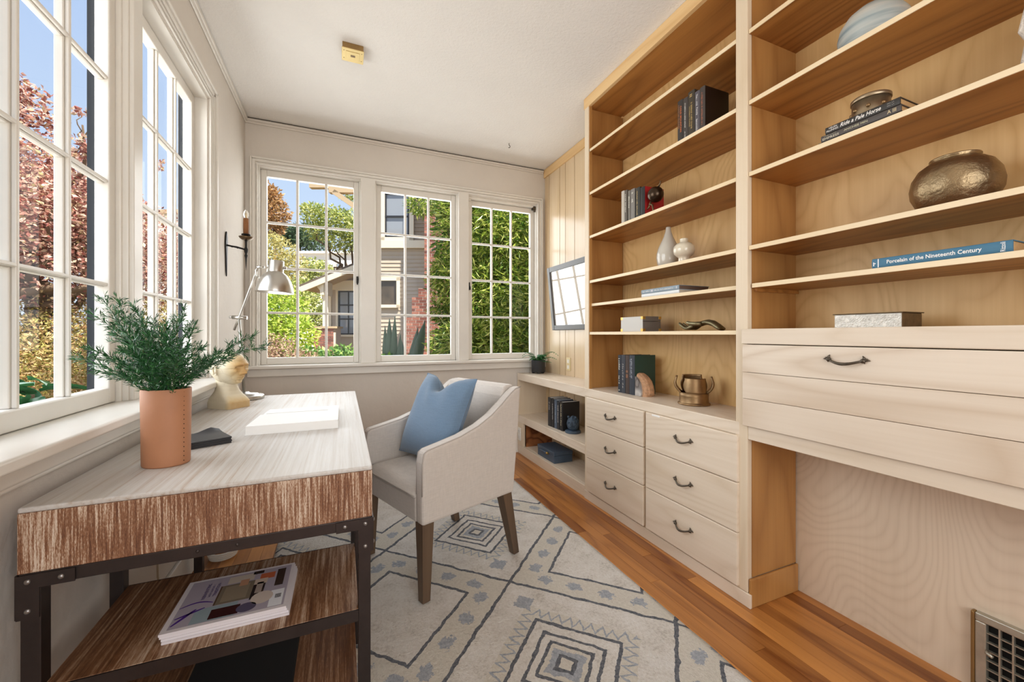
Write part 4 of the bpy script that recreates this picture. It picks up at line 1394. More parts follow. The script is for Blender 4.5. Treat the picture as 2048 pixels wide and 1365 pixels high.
MB().tube([sc0 + V((0, 0, 0.18)), sc0 + V((0, 0, 0.195))], 0.006, 10).tube([sc0 + V((0, 0, 0.195)), sc0 + V((0.008, 0, 0.210)), sc0 + V((0.03, 0.004, 0.222)), sc0 + V((0.038, 0.006, 0.235))], 0.0016, 6).build('cord', 'brass', lamp)

# ------------------------------------------------------------------ candle sconce on the left wall
sx, sy = WL, 2.96
scn = thing('wall_sconce', 'wrought iron candle sconce on the narrow wall left of the back windows', 'sconce', (sx, sy, 1.48))
out = [(0.0, 1.478), (0.006, 1.52), (0.013, 1.60), (0.020, 1.66), (0.022, 1.69), (0.016, 1.725), (0.006, 1.75), (0.0, 1.757), (-0.006, 1.75), (-0.016, 1.725), (-0.022, 1.69), (-0.020, 1.66), (-0.013, 1.60), (-0.006, 1.52)]
MB().prism(out, lambda a, b_, t: (sx + t, sy + a, b_), 0.001, 0.009).build('backplate', 'black_iron', scn, bevel=0.002, fixn=True)
cx_ = sx + 0.108
MB().tube([(sx + 0.008, sy, 1.672), (sx + 0.03, sy, 1.668), (sx + 0.06, sy, 1.664), (cx_, sy, 1.652)], [0.006, 0.005, 0.006, 0.005], 8).tube([(sx + 0.02 + 0.006 * k, sy + 0.004 * math.sin(k * 1.3), 1.668 - 0.001 * k + 0.004 * math.cos(k * 1.3)) for k in range(13)], 0.002, 6).build('arm', 'black_iron', scn)
MB().lathe([(0.0005, 1.523), (0.003, 1.56), (0.005, 1.60), (0.009, 1.615), (0.005, 1.625), (0.010, 1.64), (0.011, 1.655), (0.006, 1.668), (0.006, 1.70), (0.010, 1.715)], (cx_, sy, 0), 12).build('drop_finial', 'black_iron', scn)
MB().lathe([(0.004, 1.710), (0.022, 1.714), (0.034, 1.722), (0.040, 1.732), (0.038, 1.732), (0.030, 1.726), (0.0001, 1.722)], (cx_, sy, 0), 24).build('drip_pan', 'bronze_dark', scn)
MB().lathe([(0.024, 1.742), (0.026, 1.745), (0.024, 1.749), (0.013, 1.750), (0.013, 1.735)], (cx_, sy, 0), 20).build('collar', 'black_iron', scn)
MB().lathe([(0.015, 1.746), (0.0155, 1.80), (0.0148, 1.846), (0.012, 1.849), (0.0001, 1.849)], (cx_, sy, 0), 18).build('candle', 'candle_brown', scn)
m, nt, b = newmat('bulb_glass')
b.inputs['Base Color'].default_value = (1, 0.97, 0.9, 1); b.inputs['Roughness'].default_value = 0.05
b.inputs['Transmission Weight'].default_value = 0.85; b.inputs['IOR'].default_value = 1.2
MB().lathe([(0.008, 1.849), (0.013, 1.858), (0.0155, 1.870), (0.013, 1.886), (0.006, 1.898), (0.0005, 1.906)], (cx_, sy, 0), 18).build('bulb', 'bulb_glass', scn)
MB().tube([(cx_, sy, 1.852), (cx_, sy, 1.88)], 0.0022, 8).build('filament', 'brass', scn)

# ------------------------------------------------------------------ ceiling fittings
cb = thing('junction_box', 'square brass blanking box fixed to the ceiling', 'ceiling box', (0.0535, 2.44, 2.70))
MB().box(-0.001, 0.108, 2.386, 2.494, 2.703, ZC - 0.0003).build('box', 'grille_brass', cb, bevel=0.002)
MB().box(-0.004, 0.111, 2.383, 2.497, 2.699, 2.7029).build('cover_plate', 'brass_plate', cb, bevel=0.0015)
MB().box(0.018, 0.089, 2.405, 2.475, 2.697, 2.6991).build('centre_panel', 'brass_plate', cb, bevel=0.001)
MB().box(0.042, 0.066, 2.430, 2.447, 2.6962, 2.6971).build('slot', 'bronze_dark', cb)
for (a, c2) in ((0.007, 2.405), (0.007, 2.47), (0.100, 2.405), (0.100, 2.47)):
    MB().sphere((a, c2, 2.6988), 0.0028, 8, 6, (1, 1, 0.5)).build('screw', 'bronze_dark', cb)
hk = [(1.295, 3.12, ZC)] + [(1.295, 3.12, ZC - 0.014)] + [(1.295 + 0.009 * math.sin(a), 3.12, ZC - 0.026 + 0.010 * math.cos(a)) for a in [rad(20 + 25 * k) for k in range(9)]]
o = MB().tube(hk, 0.0026, 8).build('ceiling_hook', 'pewter')
setp(o, 'small metal cup hook screwed into the ceiling near the back windows', 'hook')

# ------------------------------------------------------------------ framed picture on the panelling
pf = thing('picture_frame', 'dark framed glazed picture on the board panelling beside the bookcase', 'picture', (XR - 0.03, 2.84, 1.16))
y0, y1, zb, zt = 2.44, 3.300, 1.160, 1.735
lean = 0.058
Xb, Xt = XR - 0.013, XR - 0.013 - lean


def PF(a, b_, t):
    k = (b_ - zb) / (zt - zb)
    return V((Xb + (Xt - Xb) * k - t, a, b_))


for (a0, a1, b0, b1) in ((y0, y0 + 0.045, zb, zt), (y1 - 0.045, y1, zb, zt), (y0 + 0.045, y1 - 0.045, zb, zb + 0.045), (y0 + 0.045, y1 - 0.045, zt - 0.045, zt)):
    MB().prism([(a0, b0), (a1, b0), (a1, b1), (a0, b1)], PF, 0.001, 0.026).build('frame_rail', 'picture_frame', pf, bevel=0.004, fixn=True)
MB().prism([(y0 + 0.04, zb + 0.04), (y1 - 0.04, zb + 0.04), (y1 - 0.04, zt - 0.04), (y0 + 0.04, zt - 0.04)], PF, 0.004, 0.010).build('print', 'page_cream', pf, fixn=True)
m, nt, b = newmat('picture_glass')
b.inputs['Base Color'].default_value = C(206, 198, 186); b.inputs['Roughness'].default_value = 0.02
b.inputs['Specular IOR Level'].default_value = 1.0; b.inputs['IOR'].default_value = 2.6
MB().prism([(y0 + 0.042, zb + 0.042), (y1 - 0.042, zb + 0.042), (y1 - 0.042, zt - 0.042), (y0 + 0.042, zt - 0.042)], PF, 0.0105, 0.0125).build('glazing', 'picture_glass', pf, fixn=True)

# ------------------------------------------------------------------ fern in a black pot
fc = V((1.700, 3.375, 0.7543))
fp_ = thing('potted_fern', 'small fern in a charcoal pot with feet on the low shelf unit', 'plant', fc)
MB().lathe([(0.060, 0.012), (0.064, 0.016), (0.066, 0.12), (0.066, 0.126), (0.060, 0.126), (0.058, 0.112), (0.0001, 0.112)], fc, 36).build('pot', 'charcoal_pot', fp_)
for k in range(3):
    a = rad(-110 + 120 * k)
    MB().box(fc.x + 0.052 * math.cos(a) - 0.011, fc.x + 0.052 * math.cos(a) + 0.011, fc.y + 0.052 * math.sin(a) - 0.011, fc.y + 0.052 * math.sin(a) + 0.011, fc.z, fc.z + 0.03).build('foot', 'charcoal_pot', fp_, bevel=0.003)
MB().lathe([(0.057, 0.112), (0.03, 0.116), (0.0001, 0.117)], fc, 20).build('soil', 'soil', fp_)
frng = random.Random(5)
for k, (ang, ln, up) in enumerate([(200, 0.19, 0.09), (170, 0.14, 0.06), (225, 0.16, 0.04), (-72, 0.30, 0.10), (-62, 0.26, 0.05), (-95, 0.17, 0.07), (-80, 0.20, 0.01), (20, 0.09, 0.06), (120, 0.11, 0.05), (260, 0.10, 0.05), (300, 0.10, 0.04), (190, 0.08, 0.03)]):
    a = rad(ang)
    d = V((math.cos(a), math.sin(a), 0))
    if d.x > 0: d.x *= 0.4
    if d.y > 0.0: d.y *= 0.5
    p0 = fc + V((0, 0, 0.112)) + d * 0.015
    pts = []
    for q in range(13):
        t = q / 12
        pts.append(p0 + d * (ln * t) + V((0, 0, up * math.sin(t * 2.3) - 0.0 * t)))
    mb = MB().tube(pts, [0.0016 * (1 - 0.8 * q / 12) for q in range(13)], 5)
    side = d.cross(V((0, 0, 1))).normalized()
    for q in range(2, 13):
        t = q / 12
        w = 0.040 * math.sin(math.pi * min(1, t * 0.85 + 0.12))
        for s_ in (-1, 1):
            T = (pts[q] - pts[q - 1]).normalized()
            tip = pts[q] + side * (s_ * w) + T * 0.010 - V((0, 0, 0.006))
            h_ = T * 0.0068
            mid = pts[q] * 0.5 + tip * 0.5
            mb.add([pts[q] - h_ * 0.5, mid - h_, tip, mid + h_, pts[q] + h_ * 0.5], [(0, 1, 2, 3, 4)])
    mb.build('frond', 'fern_leaf', fp_)
# ================================================================== RUG
rug = MB()
RX0, RX1, RY0, RY1 = -0.315, 1.207, 0.42, 2.88
rr = random.Random(11)


def edge_n(t, s): return 0.004 * mnoise.noise(V((t * 9.0, s, 0)))


NU, NV = 60, 100


def rugtop(u, v):
    e = 0.012
    x = RX0 + (RX1 - RX0) * u + (edge_n(v * 2.4, 1.0 + 5 * round(u)) if u in (0.0, 1.0) else 0)
    y = RY0 + (RY1 - RY0) * v + (edge_n(u * 1.5, 9.0 + 5 * round(v)) if v in (0.0, 1.0) else 0)
    z = 0.013 + 0.0025 * mnoise.noise(V((x * 14, y * 14, 0)))
    if u in (0.0, 1.0) or v in (0.0, 1.0): z = 0.008
    return (x, y, z)


rug.surf(rugtop, NU, NV)
n = len(rug.v)
ring = [i for i in range(NU)] + [j * NU + NU - 1 for j in range(1, NV)] + [(NV - 1) * NU + i for i in range(NU - 2, -1, -1)] + [j * NU for j in range(NV - 2, 0, -1)]
lowv = [V((rug.v[i].x, rug.v[i].y, 0.0004)) for i in ring]
rug.v += lowv
m_ = len(ring)
for i in range(m_):
    j = (i + 1) % m_
    rug.f.append([ring[i], n + i, n + j, ring[j]]); rug.sm.append(False)
o = rug.build('area_rug', 'rug_wool')
setp(o, 'cream wool area rug with grey diamond lattice pattern on the floor', 'rug')

# ================================================================== ARMCHAIR
f_ = V((-0.931, -0.365, 0)).normalized()
e2 = V((-f_.y, f_.x, 0))
CM = Matrix(((f_.x, e2.x, 0, 0.468), (f_.y, e2.y, 0, 2.0), (0, 0, 1, 0.0155), (0, 0, 0, 1)))
chair = thing('armchair', 'cream linen upholstered armchair with sloping arms at the desk', 'chair', (0.468, 2.0, 0.0155))


def arm_top(x):
    # height of the sloping arm along the chair, front (0.29) to back (-0.27)
    pts = [(0.295, 0.618), (0.27, 0.632), (0.2, 0.643), (0.1, 0.660), (0.0, 0.690), (-0.08, 0.728), (-0.15, 0.775), (-0.20, 0.815), (-0.24, 0.838), (-0.275, 0.845)]
    for (xa, za), (xb, zb_) in zip(pts, pts[1:]):
        if xb <= x <= xa:
            k = (xa - x) / (xa - xb)
            return za + (zb_ - za) * k
    return pts[-1][1]


prof = [(0.295, 0.325)] + [(0.296, 0.45), (0.2955, 0.58)] + [(x, arm_top(x)) for x in [0.288, 0.27, 0.24, 0.2, 0.15, 0.1, 0.05, 0.0, -0.04, -0.08, -0.12, -0.15, -0.18, -0.21, -0.24, -0.275]] + [(-0.255, 0.6), (-0.225, 0.325)]
for s_ in (1, -1):
    a, b_ = (0.232, 0.285) if s_ > 0 else (-0.285, -0.232)
    MB(CM).prism(prof, lambda p, q, t: (p, t, q), a, b_).build('arm', 'linen_cream', chair, bevel=0.014, bseg=3, fixn=True)
    # piping along both top edges of the arm
    for yy_ in ((0.2835, 0.2335) if s_ > 0 else (-0.2835, -0.2335)):
        MB(CM).tube([(p - 0.002 if p > 0.28 else p, yy_ - math.copysign(0.004, yy_) * (1 if abs(yy_) > 0.26 else -1), q - 0.0035) for p, q in prof[1:-2]], 0.0026, 6).build('piping', 'piping', chair)
bk = MB(CM)
bk.prism([(-0.135, 0.40), (-0.150, 0.60), (-0.185, 0.80), (-0.205, 0.838), (-0.225, 0.849), (-0.262, 0.850), (-0.275, 0.842), (-0.250, 0.60), (-0.222, 0.325), (-0.16, 0.325)], lambda p, q, t: (p, t, q), -0.2318, 0.2318)
bk.build('backrest', 'linen_cream', chair, bevel=0.012, bseg=3, fixn=True)
MB(CM).prism([(0.294, 0.325), (0.296, 0.43), (-0.14, 0.43), (-0.14, 0.325)], lambda p, q, t: (p, t, q), -0.2316, 0.2316).build('seat_rail', 'linen_cream', chair, bevel=0.010, bseg=3, fixn=True)
st = MB(CM)


def seat_top(u, v):
    x = -0.14 + 0.442 * u; y = -0.231 + 0.462 * v
    e = min(1, min(u, 1 - u) * 9, min(v, 1 - v) * 9)
    ez = 1 - (1 - max(0, e)) ** 2.5
    return (x, y, 0.431 + 0.036 * ez + 0.016 * math.sin(math.pi * u) * math.sin(math.pi * v))


st.surf(seat_top, 30, 30)
st.add([(-0.14, -0.231, 0.4305), (0.302, -0.231, 0.4305), (0.302, 0.231, 0.4305), (-0.14, 0.231, 0.4305)], [(0, 3, 2, 1)])
st.build('seat', 'linen_cream', chair)
MB(CM).tube([(0.3005, -0.23 + 0.046 * k, 0.436) for k in range(11)], 0.003, 6).build('piping', 'piping', chair)
for (tx, ty, bx_, by_) in ((0.262, 0.248, 0.266, 0.252), (0.262, -0.248, 0.266, -0.252), (-0.19, 0.245, -0.262, 0.248), (-0.19, -0.245, -0.262, -0.248)):
    MB(CM).taper((bx_, by_, 0.0), (tx, ty, 0.327), 0.036, 0.056).build('leg', 'leg_wood', chair, bevel=0.002)

# blue cushion leaning on the backrest
th_ = rad(24)
cu_ = V((0.105, -0.005, 0.490))
upv = V((-math.sin(th_), 0, math.cos(th_)))
nrm = V((math.cos(th_), 0, math.sin(th_)))
Hs = 0.215
pil = MB(CM)


def pillow_pt(u, v, s_):
    a, b_ = 2 * u - 1, 2 * v - 1
    pinch = 1 - 0.055 * (1 - abs(b_) ** 2.2) * (abs(a) ** 3) * 1.0
    pinch2 = 1 - 0.055 * (1 - abs(a) ** 2.2) * (abs(b_) ** 3) * 1.0
    th = 0.072 * ((1 - abs(a) ** 3.2) * (1 - abs(b_) ** 3.2)) ** 0.62
    chop = 0.0
    if b_ > 0: chop = 0.085 * b_ ** 2 * math.exp(-((a + 0.02) / 0.33) ** 2)
    wr = 0.006 * math.sin(9 * a + 5 * b_) * math.exp(-((b_ - 0.55) / 0.3) ** 2) * (1 - a * a)
    return cu_ + V((0, a * Hs * pinch, 0)) + upv * (Hs + b_ * Hs * pinch2 - chop) + nrm * (s_ * th + (wr if s_ > 0 else 0) + 0.02)


pil.surf(lambda u, v: pillow_pt(u, v, 1), 44, 44)
pil.surf(lambda u, v: pillow_pt(u, v, -1), 44, 44, flip=True)
t = thing('cushion', 'blue linen scatter cushion leaning in the armchair', 'cushion', CM @ cu_)
pil.build('cover', 'linen_blue', t, fixn=True)
edge = [pillow_pt(k / 20, 0, 0) for k in range(20)] + [pillow_pt(1, k / 20, 0) for k in range(20)] + [pillow_pt(1 - k / 20, 1, 0) for k in range(20)] + [pillow_pt(0, 1 - k / 20, 0) for k in range(20)]
MB(CM).tube(edge, 0.0018, 6, closed=True).build('seam', 'linen_blue', t)

# cables under the desk and by the low shelf unit
o = MB().tube([(-0.655, 2.02, 0.66), (-0.652, 1.98, 0.5), (-0.652, 1.93, 0.35), (-0.645, 1.92, 0.2), (-0.62, 1.93, 0.02)], 0.0032, 8).build('cable', 'cord_tan')
setp(o, 'thin tan cable hanging down the left wall behind the desk', 'cable')
coil = thing('coiled_cable', 'white coiled cable lying on the floor under the desk', 'cable', (-0.56, 2.42, 0))
for k in range(4):
    MB().tube([(-0.555 + (0.055 + 0.003 * k) * math.cos(a), 2.43 + (0.055 + 0.003 * k) * math.sin(a), 0.006 + 0.010 * k) for a in [2 * math.pi * q / 28 for q in range(28)]], 0.005, 8, closed=True).build('loop', 'outlet_white', coil)
o = MB().tube([(1.515, 3.455, 0.22), (1.50, 3.45, 0.21), (1.492, 3.44, 0.15), (1.50, 3.45, 0.08), (1.47, 3.46, 0.02), (1.40, 3.462, 0.006), (1.25, 3.46, 0.005)], 0.0035, 8).build('power_cord', 'cord_black')
setp(o, 'black power cord hanging beside the low shelf unit at the back wall', 'cord')
# ================================================================== THINGS ON THE SHELVES
UP, MY, PX = V((0, 0, 1)), V((0, -1, 0)), V((1, 0, 0))
G1 = 'dark books standing on the high shelf of the tall bookcase'
# five upright books on the second shelf of the tall bookcase
z = SH[1] + 0.0003
xs = 1.556
gold, orange, white, silver_t = (206, 176, 110), (222, 120, 60), (236, 234, 230), (190, 186, 180)
book('black book with orange title, leftmost of the five on the high shelf', (xs, 1.5344, z), UP, MY, PX, 0.213, 0.0345, 0.150, (48, 44, 42), titles=[('COLD MOUNTAIN', 0.55, 0.13, 0.009, orange, 0.18), ('CHARLES FRAZIER', 0.62, 0.12, 0.007, (170, 110, 60), -0.2)], group=G1)
book('dark grey book with thin white title, second from left on the high shelf', (xs, 1.4990, z), UP, MY, PX, 0.208, 0.030, 0.150, (62, 56, 52), titles=[('~', 0.58, 0.12, 0.007, white), ('~', 0.12, 0.035, 0.006, white)], group=G1)
book('olive brown book with gold bordered title, middle of the five on the high shelf', (xs, 1.4680, z), UP, MY, PX, 0.222, 0.040, 0.155, (56, 48, 36), titles=[('~', 0.45, 0.13, 0.009, gold, 0.1), ('~', 0.45, 0.10, 0.006, gold, -0.2), ('II', 0.90, 0.012, 0.014, gold)], group=G1)
book('slate book with white script title, fourth from left on the high shelf', (xs, 1.4270, z), UP, MY, PX, 0.201, 0.029, 0.150, (84, 80, 88), titles=[('The', 0.88, 0.020, 0.009, white), ('~', 0.72, 0.036, 0.009, white), ('Family', 0.52, 0.036, 0.010, white), ('~', 0.2, 0.055, 0.009, white)], group=G1)
book('thick dark brown book with copper spine panel, rightmost on the high shelf', (xs, 1.3970, z), UP, MY, PX, 0.205, 0.0290, 0.158, (66, 58, 54), titles=[('~', 0.5, 0.15, 0.009, (190, 110, 80))], group=G1, cover2=(34, 20, 14))
# six upright books on the third shelf
G2 = 'grey and black books standing beside the bronze ball figure'
z = SH[2] + 0.0003
for (lab, ya, yb, h, rgb, tt, c2) in (
    ('pale silver grey book, leftmost of the row beside the bronze ball figure', 1.9765, 1.9490, 0.200, (190, 182, 170), [], None),
    ('charcoal book with white lettering, second in the row beside the bronze ball figure', 1.9480, 1.9230, 0.196, (92, 84, 76), [('~', 0.6, 0.11, 0.008)], None),
    ('grey book with white block letters, third in the row beside the bronze ball figure', 1.9150, 1.8930, 0.183, (112, 106, 98), [('~', 0.62, 0.07, 0.010)], None),
    ('mid grey book with short white title, fourth in the row beside the bronze ball figure', 1.8910, 1.8555, 0.183, (124, 120, 114), [('~', 0.84, 0.018, 0.014), ('~', 0.6, 0.028, 0.014)], None),
    ('black book with gold ruled spine, fifth in the row beside the bronze ball figure', 1.8470, 1.8110, 0.176, (40, 40, 34), [('~', 0.5, 0.14, 0.008, gold, -0.1)], None),
    ('red book with black spine behind the bronze ball figure', 1.8090, 1.7720, 0.166, (20, 18, 18), [], (168, 26, 34))):
    book(lab, (xs, ya, z), UP, MY, PX, h, ya - yb, 0.140, rgb, titles=tt, group=G2, cover2=c2)
# bronze ball carried by a tiny acrobat
ac = thing('acrobat_figurine', 'dark bronze ball on slim acrobat legs in front of the red book', 'figurine', (1.585, 1.718, SH[2]))
bc = V((1.585, 1.7165, 1.8900))
MB().sphere(bc, 0.043, 32, 20).build('ball', 'ball_bronze', ac)
fz = SH[2] + 0.0005
MB().tube([bc + V((-0.012, 0.022, -0.030)), bc + V((-0.014, 0.030, -0.046)), bc + V((-0.012, 0.012, -0.055)), (bc.x - 0.012, bc.y + 0.006, fz + 0.020), (bc.x - 0.012, bc.y + 0.006, fz + 0.004), (bc.x - 0.014, bc.y - 0.008, fz + 0.003)], [0.005, 0.006, 0.005, 0.005, 0.003, 0.003], 8).tube([bc + V((-0.014, 0.030, -0.046)), bc + V((-0.016, 0.036, -0.064)), bc + V((-0.016, 0.050, -0.070))], [0.005, 0.0045, 0.003], 8).build('legs', 'bronze_dark', ac)
MB().tube([bc + V((0, -0.022, 0.036)), bc + V((0, -0.032, 0.048)), bc + V((0, -0.038, 0.060)), bc + V((0, -0.030, 0.064))], [0.006, 0.005, 0.0045, 0.003], 8).build('raised_legs', 'bronze_dark', ac)
# two glazed vases
vz = SH[3] + 0.0003
o = MB().lathe([(0.040, 0), (0.046, 0.004), (0.058, 0.030), (0.0635, 0.060), (0.062, 0.085), (0.053, 0.118), (0.038, 0.150), (0.025, 0.178), (0.0165, 0.205), (0.0135, 0.222), (0.0130, 0.230), (0.0115, 0.233), (0.0085, 0.231), (0.008, 0.20), (0.0001, 0.18)], (1.668, 1.709, vz), 40).build('teardrop_vase', 'glaze_grey')
setp(o, 'tall grey glazed teardrop vase on the middle shelf', 'vase')
o = MB().lathe([(0.030, 0), (0.030, 0.004), (0.027, 0.022), (0.027, 0.034), (0.036, 0.040), (0.048, 0.052), (0.053, 0.071), (0.050, 0.090), (0.038, 0.105), (0.022, 0.112), (0.0195, 0.114), (0.020, 0.128), (0.0205, 0.131), (0.018, 0.132), (0.016, 0.126), (0.0001, 0.11)], (1.628, 1.560, vz), 40).build('round_vase', 'glaze_cream')
setp(o, 'small cream glazed round-bodied footed vase beside the teardrop vase', 'vase')
# two books lying flat on the set-back shelf
z5 = 1.329 + 0.0003
book('white book lying flat under a blue-grey book on the tall bookcase', (1.558, 1.7995, z5), MY, UP, PX, 0.274, 0.0185, 0.205, (224, 228, 230), page='page_cream', group='flat books in the tall bookcase')
book('blue-grey book with white spine lettering lying flat on a white book', (1.557, 1.8000, z5 + 0.019), MY, UP, PX, 0.274, 0.0225, 0.212, (140, 156, 168), page=cmat((120, 98, 84), 0.8), titles=[('~', 0.15, 0.055, 0.007, white), ('~', 0.62, 0.13, 0.008, white), ('B', 0.95, 0.006, 0.012, white), ('H', 0.31, 0.014, 0.016, (230, 226, 230))], group='flat books in the tall bookcase')
# grey box with brass corners
z6 = 1.137 + 0.0003
bx = thing('trinket_box', 'grey lidded box with brass corner mounts on the low shelf', 'box', (1.65, 1.92, z6))
X0, X1, Y0_, Y1_ = 1.585, 1.717, 1.818, 2.013
MB().box(X0, X1, Y0_, Y1_, z6, z6 + 0.058).build('body', 'box_grey', bx, bevel=0.002)
MB().box(X0, X1, Y0_, Y1_, z6 + 0.0595, z6 + 0.088).build('lid', 'box_grey', bx, bevel=0.002)
MB().box(X0 - 0.0012, X0 - 0.0002, Y0_ + 0.001, Y1_ - 0.001, z6 + 0.001, z6 + 0.087).build('front_panel', 'box_grey_light', bx)
for (cx2, sx2) in ((X0, 1), (X1, -1)):
    for (cy2, sy2) in ((Y0_, 1), (Y1_, -1)):
        for (cz2, sz2) in ((z6, 1), (z6 + 0.088, -1)):
            mb = MB()
            e = 0.0022
            mb.box(cx2 - sx2 * e, cx2 - sx2 * 0.0003, cy2 - sy2 * e, cy2 + sy2 * 0.017, cz2 + sz2 * 0.0002, cz2 + sz2 * 0.017)
            mb.box(cx2 - sx2 * e, cx2 + sx2 * 0.017, cy2 - sy2 * e, cy2 - sy2 * 0.0003, cz2 + sz2 * 0.0002, cz2 + sz2 * 0.017)
            mb.build('corner_mount', 'brass', bx, bevel=0.0008)
# bronze hand
hn = MB()
hz = z6


def H(s, y_off, zz, xo=0.0): return V((1.662 + xo, 1.362 + s, hz + zz))


# wrist and palm (loft of ellipses along the hand)
ks = [(0.000, 0.010, 0.024, 0.010), (0.018, 0.020, 0.024, 0.015), (0.045, 0.036, 0.024, 0.015), (0.075, 0.044, 0.028, 0.013), (0.105, 0.040, 0.033, 0.011), (0.135, 0.031, 0.035, 0.009), (0.155, 0.025, 0.034, 0.008)]
vs, fs = [], []
for (s, zc_, hw, ht) in ks:
    for k in range(18):
        a = 2 * math.pi * k / 18
        vs.append(H(s, 0, max(0.0005, zc_ + ht * math.sin(a)), hw * math.cos(a)))
for i in range(len(ks) - 1):
    for k in range(18):
        l = (k + 1) % 18
        fs.append((i * 18 + k, i * 18 + l, (i + 1) * 18 + l, (i + 1) * 18 + k))
fs.append(tuple(range(18))[::-1]); fs.append(tuple(range((len(ks) - 1) * 18, len(ks) * 18)))
hn.add(vs, fs, True)
for (xo, ln, cv) in ((-0.025, 0.090, 0.9), (-0.0085, 0.104, 1.0), (0.0085, 0.098, 0.92), (0.024, 0.080, 0.8)):
    pts = []
    for q in range(9):
        t2 = q / 8
        pts.append(H(0.148 + ln * t2, 0, 0.025 - 0.0195 * math.sin(math.pi * min(1, t2 * 1.25) * 0.62) + 0.044 * cv * max(0, t2 - 0.35) ** 1.5 * 1.5 + 0.004, xo * (1 + 0.15 * t2)))
    hn.tube(pts, [0.0088, 0.0086, 0.0084, 0.0082, 0.0078, 0.0074, 0.007, 0.0062, 0.003], 10)
tp = [H(0.095, 0, 0.036, -0.028), H(0.120, 0, 0.036, -0.044), H(0.142, 0, 0.038, -0.050), H(0.160, 0, 0.043, -0.050), H(0.172, 0, 0.044, -0.048)]
hn.tube(tp, [0.011, 0.0105, 0.0095, 0.0085, 0.003], 10)
o = hn.build('hand_sculpture', 'patina')
setp(o, 'greenish bronze hand sculpture lying palm down beside the brass-cornered box', 'sculpture')

# four books, agate and brass vessel on the drawer counter
G3 = 'dark books on the drawer counter'
zc = 0.754 + 0.0003
xs = 1.612
book('navy book with bold white title, leftmost on the drawer counter', (xs, 2.0815, zc), UP, MY, PX, 0.236, 0.032, 0.160, (38, 44, 54), titles=[('~', 0.75, 0.075, 0.013), ('~', 0.34, 0.05, 0.012), ('S', 0.06, 0.008, 0.010)], group=G3)
book('charcoal book with silver script title, second on the drawer counter', (xs, 2.0485, zc), UP, MY, PX, 0.238, 0.037, 0.160, (54, 58, 66), titles=[('~', 0.55, 0.10, 0.013, silver_t), ('~', 0.2, 0.03, 0.010, silver_t)], group=G3)
book('dark brown book with small copper stamps, third on the drawer counter', (xs, 2.0090, zc), UP, MY, PX, 0.238, 0.035, 0.160, (62, 48, 42), titles=[('IIIII', 0.58, 0.012, 0.018, (176, 120, 84)), ('IIIIII', 0.46, 0.02, 0.018, (176, 120, 84))], group=G3)
book('dark blue book with a green cover board, rightmost on the drawer counter', (xs, 1.9725, zc), UP, MY, PX, 0.240, 0.048, 0.162, (44, 50, 60), titles=[('~', 0.66, 0.12, 0.010, (206, 212, 220)), ('~', 0.66, 0.11, 0.007, (170, 176, 190), -0.25)], group=G3, cover2=(34, 66, 58))
ag = thing('agate_bookend', 'grey banded agate bookend with crusty tan shell on the drawer counter', 'bookend', (1.66, 1.872, zc))
outl = [(0.0, 0.0), (0.0, 0.05), (0.001, 0.136), (-0.012, 0.131), (-0.035, 0.118), (-0.060, 0.096), (-0.078, 0.068), (-0.086, 0.040), (-0.086, 0.014), (-0.078, 0.0)]
y_a = 1.919


def agp(k, sc_): return [(y_a + a * sc_, zc + b_ * (sc_ * 0.5 + 0.5)) for a, b_ in outl]


loops = [(1.625, 0.78), (1.632, 0.92), (1.650, 1.0), (1.680, 0.95), (1.700, 0.80), (1.708, 0.55)]
vs, fs = [], []
n_ = len(outl)
for (x_, s_) in loops:
    for (a, b_) in agp(0, s_): vs.append((x_ + 0.004 * mnoise.noise(V((a * 60, b_ * 60, x_ * 60))), a, b_))
for i in range(len(loops) - 1):
    for k in range(n_):
        l = (k + 1) % n_
        fs.append((i * n_ + k, i * n_ + l, (i + 1) * n_ + l, (i + 1) * n_ + k))
fs.append(tuple(range(n_))); fs.append(tuple(range((len(loops) - 1) * n_, len(loops) * n_))[::-1])
MB().add(vs, fs).build('shell', 'agate_shell', ag, fixn=True)
MB().prism([(y_a + a * 0.60 - 0.001, zc + 0.001 + b_ * 0.84) for a, b_ in outl], lambda a, b_, t2: (t2, a, b_), 1.612, 1.6265).build('polished_face', 'agate_face', ag, bevel=0.001, fixn=True)
# cut shell-case vessel
sv = thing('brass_vessel', 'aged brass shell-case vessel with cut crown and curled side handles', 'vessel', (1.698, 1.561, zc))
vc2 = V((1.698, 1.561, zc))
bd_ = MB()
prof = [(0.076, 0.0), (0.079, 0.003), (0.079, 0.008), (0.073, 0.011), (0.071, 0.016), (0.0705, 0.045), (0.0712, 0.064)]
bd_.lathe(prof + [(0.0685, 0.064), (0.068, 0.02), (0.0001, 0.016)], vc2, 48)
bd_.build('body', 'trench_brass', sv)


def petal(th0, half, zfun, rfun, nm):
    mb = MB()

    def fn(u, v):
        w = half * zfun(v)[1]
        th = th0 + (2 * u - 1) * w
        zz = zfun(v)[0]
        r = rfun(v)
        return vc2 + V((r * math.cos(th), r * math.sin(th), zz))
    mb.surf(fn, 20, 16)
    o = mb.build(nm, 'trench_brass', sv)
    md = o.modifiers.new('thickness', 'SOLIDIFY'); md.thickness = 0.008; md.offset = -1
    return o


